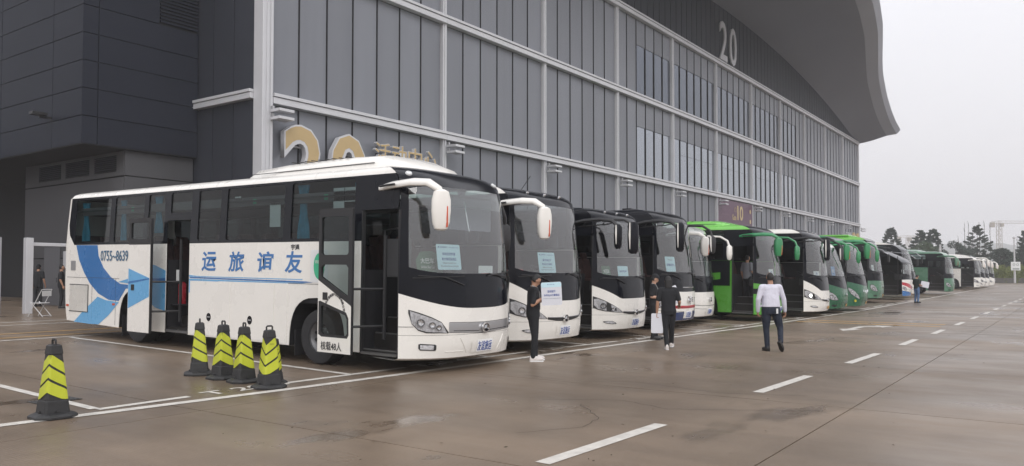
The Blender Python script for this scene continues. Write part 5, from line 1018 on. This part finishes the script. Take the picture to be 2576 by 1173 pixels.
# ================================================================== CONES
cone_k = mat('cone_rubber', (.022, .022, .023), .55, var=.2, vscale=12, bump=.15); cone_y = mat('reflective_yellow', (.50, .54, .028), .38, var=.06, vscale=6)
CM = {}
def cone_meshes():
    def wd(z): return interp(.145, .062, (z - .05) / .80)   # half width of the square shaft
    def sq(a, z, ch=.18): c = a * ch; return [Vector((x, y, z)) for x, y in ((a, -a + c), (a, a - c), (a - c, a), (-a + c, a), (-a, a - c), (-a, -a + c), (-a + c, -a), (a - c, -a))]
    b = MB(); o = .235; b.loft([sq(o, 0, .5), sq(o, .03, .5), sq(o - .03, .05, .5), sq(.16, .062, .3)]); CM['base'] = b.mesh('cone_base')
    b = MB(); b.loft([sq(wd(.05), .055), sq(wd(.20), .20), sq(wd(.2) - .008, .206), sq(wd(.74), .74), sq(wd(.74) + .006, .745), sq(wd(.84) + .004, .84), sq(.045, .855)])
    for x, y in ((.14, 0), (0, .14), (-.14, 0), (0, -.14)): b.box(x - .02, x + .02, y - .02, y + .02, .05, .09)
    CM['shaft'] = b.mesh('cone_shaft')
    b = MB(); b.tube([(-.045, 0, .84), (-.045, 0, .895), (-.035, 0, .91), (.035, 0, .91), (.045, 0, .895), (.045, 0, .84)], (.013), 8); CM['handle'] = b.mesh('cone_handle')
    # chevron bands wrapped round the shaft, peak on two corners, trough on the other two
    for key, z0, z1 in (('band', .245, .385), ('band1', .415, .545), ('band2', .575, .70)):
        b = MB(); cs = [(1, -1), (1, 1), (-1, 1), (-1, -1)]; A = .065
        for i in range(4):
            c0, c1 = cs[i], cs[(i + 1) % 4]; s0 = A if i % 2 == 0 else -A; n = 6; v = []
            for k in range(n + 1):
                t = k / n; sh = interp(s0, -s0, t)
                for zz in (z0 + sh, z1 + sh):
                    zz = min(max(zz, .215), .735); a = wd(zz) + .001 * 1; x, y = interp(c0[0], c1[0], t) * a, interp(c0[1], c1[1], t) * a
                    m_ = max(abs(x), abs(y)); lim = a * (2 - .18); sm = abs(x) + abs(y)
                    if sm > lim: f = lim / sm; x *= f; y *= f
                    v.append((x * 1.012, y * 1.012, zz))
            b.add(v, [(2 * k, 2 * k + 2, 2 * k + 3, 2 * k + 1) for k in range(n)])
        CM[key] = b.mesh('reflective_band')
    return CM
cone_meshes()
def cone(u, v, rz, label, sc=1.0, fallen=0):
    r = empty('traffic_cone', label, 'traffic cone', (u, v, gz(v)), rz, group='black and yellow cones at the bay entrance'); r.scale = (sc, sc, sc)
    link('base', CM['base'], cone_k, r, bevel=.006); link('shaft', CM['shaft'], cone_k, r, bevel=.004); link('handle', CM['handle'], cone_k, r, smooth=True)
    for k in ('band', 'band1', 'band2'): link('reflective_band', CM[k], cone_y, r)
    for i, (x, y, ro) in enumerate(((0, -.088, 0), (.088, 0, 90))):
        Mt = Matrix.Rotation(R(ro), 4, 'Z'); text('cone_lettering', '交通安全', ink_k, r, lambda a, b, z: Mt @ Vector((a, -.0885 - (.70 - .645 - b) * .12 - .0015 + z, .650 + b)), t=.0005, fit=(.07, .018))
    return r
q45 = YAW - R(45)
cone(4.46, 9.85, q45 + R(96), 'yellow and black cone standing alone at the far left corner on the line'); cone(7.62, 11.80, q45 + R(68), 'rearmost cone at the left end of the row of yellow and black cones')
cone(7.60, 11.12, q45 + R(95), 'second cone from the left in the row beside the first coach'); cone(7.58, 10.55, q45 + R(87), 'third cone from the left, its chevrons pointing up')
cone(7.46, 9.78, q45 + R(-4), 'nearest cone of the row, standing on the white edge line'); cone(7.79, 10.10, q45 + R(30), 'cone mostly hidden behind the nearest one of the row', .8)
# ================================================================== CHAIR
ch = empty('folding_chair', 'white folding chair standing open by the mesh fence', 'chair', (12.25, 28.1, gz(28.1)), R(205)); cm_ = mat('white_tube', (.6, .6, .6), .4)
box('seat', cm_, ch, -.2, .2, -.2, .2, .44, .465, .008); box('backrest', cm_, ch, -.2, .2, .245, .265, .68, .86, .008)
for s in (-1, 1): MB().tube([(s * .22, -.25, .01), (s * .22, .26, .9)], .013, 8).build('leg', cm_, ch); MB().tube([(s * .19, .28, .01), (s * .19, -.2, .5)], .013, 8).build('leg', cm_, ch)
MB().tube([(-.22, .26, .9), (.22, .26, .9)], .013, 8).build('back_bar', cm_, ch); MB().tube([(-.19, .25, .04), (.19, .25, .04)], .01, 8).build('stretcher', cm_, ch)
# ================================================================== TREES
def at(px, d): lat = (px - 1288) / 1990 * d; return (math.cos(YAW) * d + math.sin(YAW) * lat, math.sin(YAW) * d - math.cos(YAW) * lat)
leafs = [mat('foliage_dark', (.030, .055, .034), .75, var=.45, vscale=.9), mat('foliage_mid', (.060, .095, .045), .75, var=.4, vscale=.8), mat('foliage_yellow', (.17, .20, .04), .75, var=.4, vscale=.8)]
bark = mat('bark', (.07, .055, .045), .9, bump=.5)
import numpy as np
def leaf_mesh(clumps, per, size, seed):
    rg = np.random.default_rng(seed); C = []; 
    for (c, r, fl) in clumps:
        n = int(per * (r / 1.0) ** 1.6) + 20; d = rg.normal(size=(n, 3)); d /= np.linalg.norm(d, axis=1)[:, None]; rad = r * rg.uniform(.35, 1.08, size=(n, 1)) ** .6
        C.append(np.array(c) + d * rad * np.array([1, 1, fl]))
    P = np.concatenate(C); n = len(P); a = rg.normal(size=(n, 3)); a /= np.linalg.norm(a, axis=1)[:, None]; b = np.cross(a, rg.normal(size=(n, 3))); b /= np.linalg.norm(b, axis=1)[:, None]
    s = size * rg.uniform(.5, 1.3, size=(n, 1)); v = np.stack([P - a * s, P - b * s * .5, P + a * s, P + b * s * .5], 1).reshape(-1, 3)
    me = bpy.data.meshes.new('crown'); me.vertices.add(4 * n); me.vertices.foreach_set('co', v.ravel()); me.loops.add(4 * n); me.loops.foreach_set('vertex_index', np.arange(4 * n)); me.polygons.add(n); me.polygons.foreach_set('loop_start', np.arange(n) * 4); me.polygons.foreach_set('loop_total', np.full(n, 4)); me.update(); me.validate(); return me
def tree(px, d, top_y, wpx, label, kind='round', m=0, seed=1, base=.25):
    u, v = at(px, d); H = 1.7 + (687 - top_y) * d / 1990; Wd = wpx * d / 1990 / 2; rg = random.Random(seed)
    t = empty('tree', label, 'tree', (u, v, .2), group='trees beyond the end of the parking area'); tb = MB(); cl = []
    lean = rg.uniform(-.3, .3); tb.tube([(0, 0, 0), (lean * .3, 0, H * .3), (lean, .1, H * .6), (lean * .8, 0, H * .93)], [.05 * H / 3, .035 * H / 3, .02 * H / 3, .008], 8)
    if kind == 'cone':
        for i in range(230):
            f = rg.random() ** 1.25; z = H * (base + (1 - base) * f * .97); rmax = Wd * (1 - f) ** .7 * (.82 + .22 * math.sin(f * 9 + seed)) + .15; a = rg.uniform(0, 6.28); r = rmax * rg.uniform(.2, 1.0) ** .6; ln = rg.uniform(.3, .6)
            for q_ in (0, 1, 2): cl.append(((1.2 * math.cos(a) * (r + q_ * ln * .35) + lean * f, math.sin(a) * (r + q_ * ln * .35), z + q_ * .08), max(.2, (.46 - .12 * q_) * (1 - f * .55)), .5))
        n = 8
        for k in range(n):
            f = k / (n - 1); z = H * (base + (1 - base) * f * .96); r = Wd * (1 - f) ** .62 * rg.uniform(.75, 1.1) + .25; m_ = max(3, int(7 * (1 - f)) + 3); a0 = rg.uniform(0, 6)
            for i in range(m_):
                a = a0 + 6.28 * i / m_ + rg.uniform(-.3, .3); rr_ = r * rg.uniform(.7, 1.1)
                tb.tube([(lean * f, 0, z - .1), (math.cos(a) * rr_ * .8 + lean * f, math.sin(a) * rr_ * .8, z + .1)], .03, 4)
    else:
        for i in range(26):
            a = rg.uniform(0, 6.28); zf_ = rg.random(); z = H * (base + (.94 - base) * zf_); r = Wd * math.sin(math.pi * (.18 + .72 * zf_)) * rg.uniform(.35, .95); c = (math.cos(a) * r, math.sin(a) * r, z)
            cl.append((c, Wd * rg.uniform(.22, .38), .7)); 
            if i % 3 == 0: tb.tube([(0, 0, H * max(.15, base * .8)), (c[0] * .5, c[1] * .5, (z + H * base) / 2), c], [.07, .05, .02], 5)
    tb.build('trunk', bark, t, smooth=True); link('crown', leaf_mesh(cl, 75 if kind == 'cone' else 330, .15, seed), leafs[m], t); return t
tree(2243, 160, 574, 92, 'conifer rising just right of the hall behind the coach roofs', 'cone', 0, 3, .2)
tree(2275, 158, 622, 64, 'low rounded tree touching the foot of the conifer right of the hall', 'round', 0, 4, .15)
tree(2316, 150, 582, 88, 'left trunk of the broad tiered tree pair above the mint green coach', 'cone', 0, 15, .15); tree(2348, 152, 578, 96, 'right trunk of the broad tiered tree pair above the mint green coach', 'cone', 0, 6, .15)
tree(2330, 140, 612, 90, 'bright rounded bush tree in front of the broad tiered pair', 'round', 1, 7, .2)
tree(2405, 150, 612, 84, 'dark spreading tree left of the tall conifer', 'round', 0, 8, .1)
tree(2460, 152, 568, 125, 'tallest conifer with tiered branches, in the middle of the far row', 'cone', 0, 9, .12)
tree(2430, 158, 625, 80, 'rounded tree at the left foot of the tallest conifer', 'round', 0, 10, .1)
tree(2525, 142, 628, 70, 'spreading tree with a bare crooked trunk by the lamp post', 'round', 0, 11, .48)
tree(2584, 146, 582, 100, 'tiered conifer cut off by the right edge of the picture', 'cone', 0, 12, .12)
tree(2490, 165, 640, 80, 'small dark tree behind the crooked one', 'round', 0, 13, .1); tree(2560, 165, 640, 90, 'small dark tree behind the lamp post', 'round', 0, 14, .1); tree(2372, 165, 630, 60, 'small tree filling the gap before the dark spreading one', 'round', 0, 16, .1)
def band(name, label, cat, x0, x1, d, y0, y1, m, per, size, seed, kind='stuff', jit=.3):
    rg = random.Random(seed); cl = []
    for k in range(int((x1 - x0) / 6)):
        px = x0 + k * 6 + rg.uniform(-3, 3); dd = d + rg.uniform(-3, 3); u, v = at(px, dd); zt = 1.7 + (687 - y1) * dd / 1990; zb = .2
        for j in range(4): cl.append(((u, v, interp(zb, zt, (j + .5) / 4 * rg.uniform(1 - jit, 1))), .75, .8))
    o = link(name, leaf_mesh(cl, per, size, seed), m, None, kind=kind); return o
h_ = band('hedge', '', '', 2380, 2680, 134, 710, 668, leafs[2], 240, .12, 21); tag(h_, 'yellowish green hedge along the far end of the parking area', 'hedge')
h_ = band('woodland', '', '', 2380, 2700, 185, 700, 648, leafs[0], 260, .2, 22); tag(h_, 'dark mass of far trees behind the hedge', 'wood')
# low wall at the end of the lot
a, b = at(2440, 131), at(2760, 131); wl_ = MB(); q_ = Vector((b[0] - a[0], b[1] - a[1], 0)); nq = Vector((-q_.y, q_.x, 0)).normalized() * .25
wl_.add([(a[0], a[1], 0), (b[0], b[1], 0), (b[0] + nq.x, b[1] + nq.y, 0), (a[0] + nq.x, a[1] + nq.y, 0), (a[0], a[1], .85), (b[0], b[1], .85), (b[0] + nq.x, b[1] + nq.y, .85), (a[0] + nq.x, a[1] + nq.y, .85)], [(0, 1, 5, 4), (4, 5, 6, 7), (2, 3, 7, 6), (0, 4, 7, 3), (1, 2, 6, 5)])
tag(wl_.build('low_wall', mat('wall_dark', (.09, .085, .08), .8, var=.2)), 'low dark wall below the hedge at the far end', 'wall')
# bare poles of dead bamboo-like trees
for i, (px, ty) in enumerate(((2428, 562), (2438, 566), (2448, 575), (2465, 558), (2478, 562), (2492, 572), (2412, 600), (2560, 600))):
    u, v = at(px, 190); H = 1.7 + (687 - ty) * 190 / 1990; t = empty('bare_tree', 'thin bare leafless stem, number %s from the left of those rising over the far trees' % ['two', 'three', 'four', 'five', 'six', 'seven', 'one', 'eight'][i], 'bare tree', (u, v, 0), group='thin bare stems over the far trees')
    MB().tube([(random.uniform(-.3, .3) * (k > 0), 0, H * k / 6) for k in range(7)], [.11, .10, .09, .08, .06, .05, .02], 5).build('trunk', bark, t, smooth=True)
    q = MB()
    for k in range(7): z = H * random.uniform(.75, .97); s = random.uniform(-1, 1); q.tube([(0, 0, z), (s * .6, 0, z + .7), (s * .9, .2, z + 1.4)], [.04, .03, .01], 4)
    q.build('branch', bark, t)
# hill
q = MB(); n = 40
for k in range(n + 1):
    px = 2330 + k * 14; u, v = at(px, 1000); zt = 1.7 + (687 - (612 + 4 * math.sin(k * .5) + (30 if k < 3 else 0) + 2 * math.sin(k * 1.7))) * 1000 / 1990
    u2, v2_ = at(px, 1250); q.v += [(u, v, -.5), (u + .6 * (u2 - u) * .3, v, zt * .8), (u2, v2_, zt * 1.25)]
q.f = [(3 * k + j, 3 * k + 3 + j, 3 * k + 4 + j, 3 * k + 1 + j) for k in range(n) for j in range(2)]; q.mi = [0] * len(q.f); q.build('hill', leafs[0], kind='structure', smooth=True)
# ================================================================== LAMP POST
u, v = at(2552, 125); lp = empty('lamp_post', 'white lamp post carrying a small square sign at the far right', 'lamp post', (u, v, .1), YAW - R(90))
pm = mat('post_white', (.55, .55, .56), .5); MB().tube([(0, 0, 0), (0, 0, 1.6), (0, 0, 7.0)], [.17, .15, .08], 10).build('pole', pm, lp, smooth=True); MB().lathe([(.02, 7.0), (.2, 7.05), (.24, 7.2), (.1, 7.35), (.001, 7.4)], Matrix.Rotation(R(-90), 4, 'Y'), 14).build('lamp_head', pm, lp, smooth=True)
sb = box('sign_panel', paper, lp, -.75, .75, -.3, -.24, 2.0, 3.35, .03); gs_ = mat('sign_grey', (.30, .33, .32), .6)
for x in (-.28, .28): MB().lathe([(.20, 0), (.20, .02), (.13, .02), (.13, 0)], Matrix.Translation((x, -.3, 2.92)) @ Matrix.Rotation(R(-90), 4, 'Z'), 16).build('sign_ring', gs_, sb)
box('sign_bar', gs_, sb, -.5, .55, -.312, -.302, 2.12, 2.36)
u, v = at(2366, 128); lp2 = empty('camera_mast', 'white camera mast standing behind the coach roofs', 'mast', (u, v, 0)); MB().tube([(0, 0, 0), (0, 0, 6.3)], .17, 10).build('pole', pm, lp2, smooth=True); box('camera_box', pm, lp2, -1.0, -.3, -.1, .1, 5.3, 5.6, .03); MB().tube([(-.7, 0, 5.45), (0, 0, 5.2)], .05, 6).build('arm', pm, lp2); MB().ball((-3.0, 0, 4.2), .35).build('camera_dome', pm, lp2, smooth=True)
# ================================================================== TOWER CRANES
crm = mat('crane_steel', (.22, .17, .10), .6, var=.1)
def crane(px, d, ytop, jl, jr, yaw, label, mast=1.9, tilt=0, cw=True, ped=False):
    u, v = at(px, d); H = 1.7 + (687 - ytop) * d / 1990; c = empty('tower_crane', label, 'crane', (u, v, 0), yaw); hw = mast / 2
    q = MB(); n = int(H / mast / 1.3)
    for sx in (-1, 1):
        for sy in (-1, 1): q.tube([(sx * hw, sy * hw, 0), (sx * hw, sy * hw, H)], .14 * mast / 1.9, 4)
    for k in range(n):
        z0, z1 = H * k / n, H * (k + 1) / n; s = 1 if k % 2 else -1
        for sy in (-1, 1): q.tube([(-s * hw, sy * hw, z0), (s * hw, sy * hw, z1)], .09, 4); q.tube([(sy * hw, -s * hw, z0), (sy * hw, s * hw, z1)], .09, 4)
    q.build('mast', crm, c)
    def jib(L, name):
        q = MB(); sgn = 1 if L > 0 else -1; n = max(3, int(abs(L) / 3)); sl = tilt * abs(L)
        for y in (-.6, .6): q.tube([(0, y, H), (L, y, H + sl)], .13, 4)
        q.tube([(0, 0, H + 1.6), (L * .95, 0, H + 1.2 + sl * .95)], .13, 4)
        for k in range(n): t0, t1 = k / n, (k + .5) / n; q.tube([(L * t0, -.6, H + sl * t0), (L * t1, 0, H + 1.5 + sl * t1), (L * (k + 1) / n, .6, H + sl * (k + 1) / n)], .08, 4)
        q.build(name, crm, c)
    jib(jr, 'jib'); jib(-jl, 'counter_jib'); MB().tube([(-.8, 0, H), (0, 0, H + 2), (.8, 0, H)], .16, 4).build('apex', crm, c)
    MB().box(-jl, -jl * .62, -1.3, 1.3, H - 2.6, H + .6).build('counterweight', crm, c); MB().box(.8, 2.6, -1.2, 1.2, H - 2.2, H).build('cab', crm, c, bevel=.1)
    return c
crane(2284, 620, 598, 9, 20, YAW - R(90) + R(180) * 0, 'small tower crane seen between the conifer and the broad tree pair')
crane(2303, 680, 600, 8, 30, YAW - R(90) + R(20), 'second faint tower crane just left of the broad tree pair'); 
crane(2515, 520, 562, 5.5, 60, YAW - R(90), 'tall tower crane with a long level jib at the far right', mast=2.3)
# ================================================================== HAZE
hz = bpy.data.materials.new('haze_air'); hz.use_nodes = True; t = hz.node_tree; t.nodes.clear(); pv = N(t, 'ShaderNodeVolumePrincipled', i_Density=.00095); pv.inputs['Color'].default_value = (.93, .94, .97, 1); pv.inputs['Anisotropy'].default_value = .2
o = N(t, 'ShaderNodeOutputMaterial'); t.links.new(pv.outputs[0], o.inputs['Volume'])
MB().box(-60, 1400, -320, 380, -1.6, 95).build('haze', hz, kind='stuff')
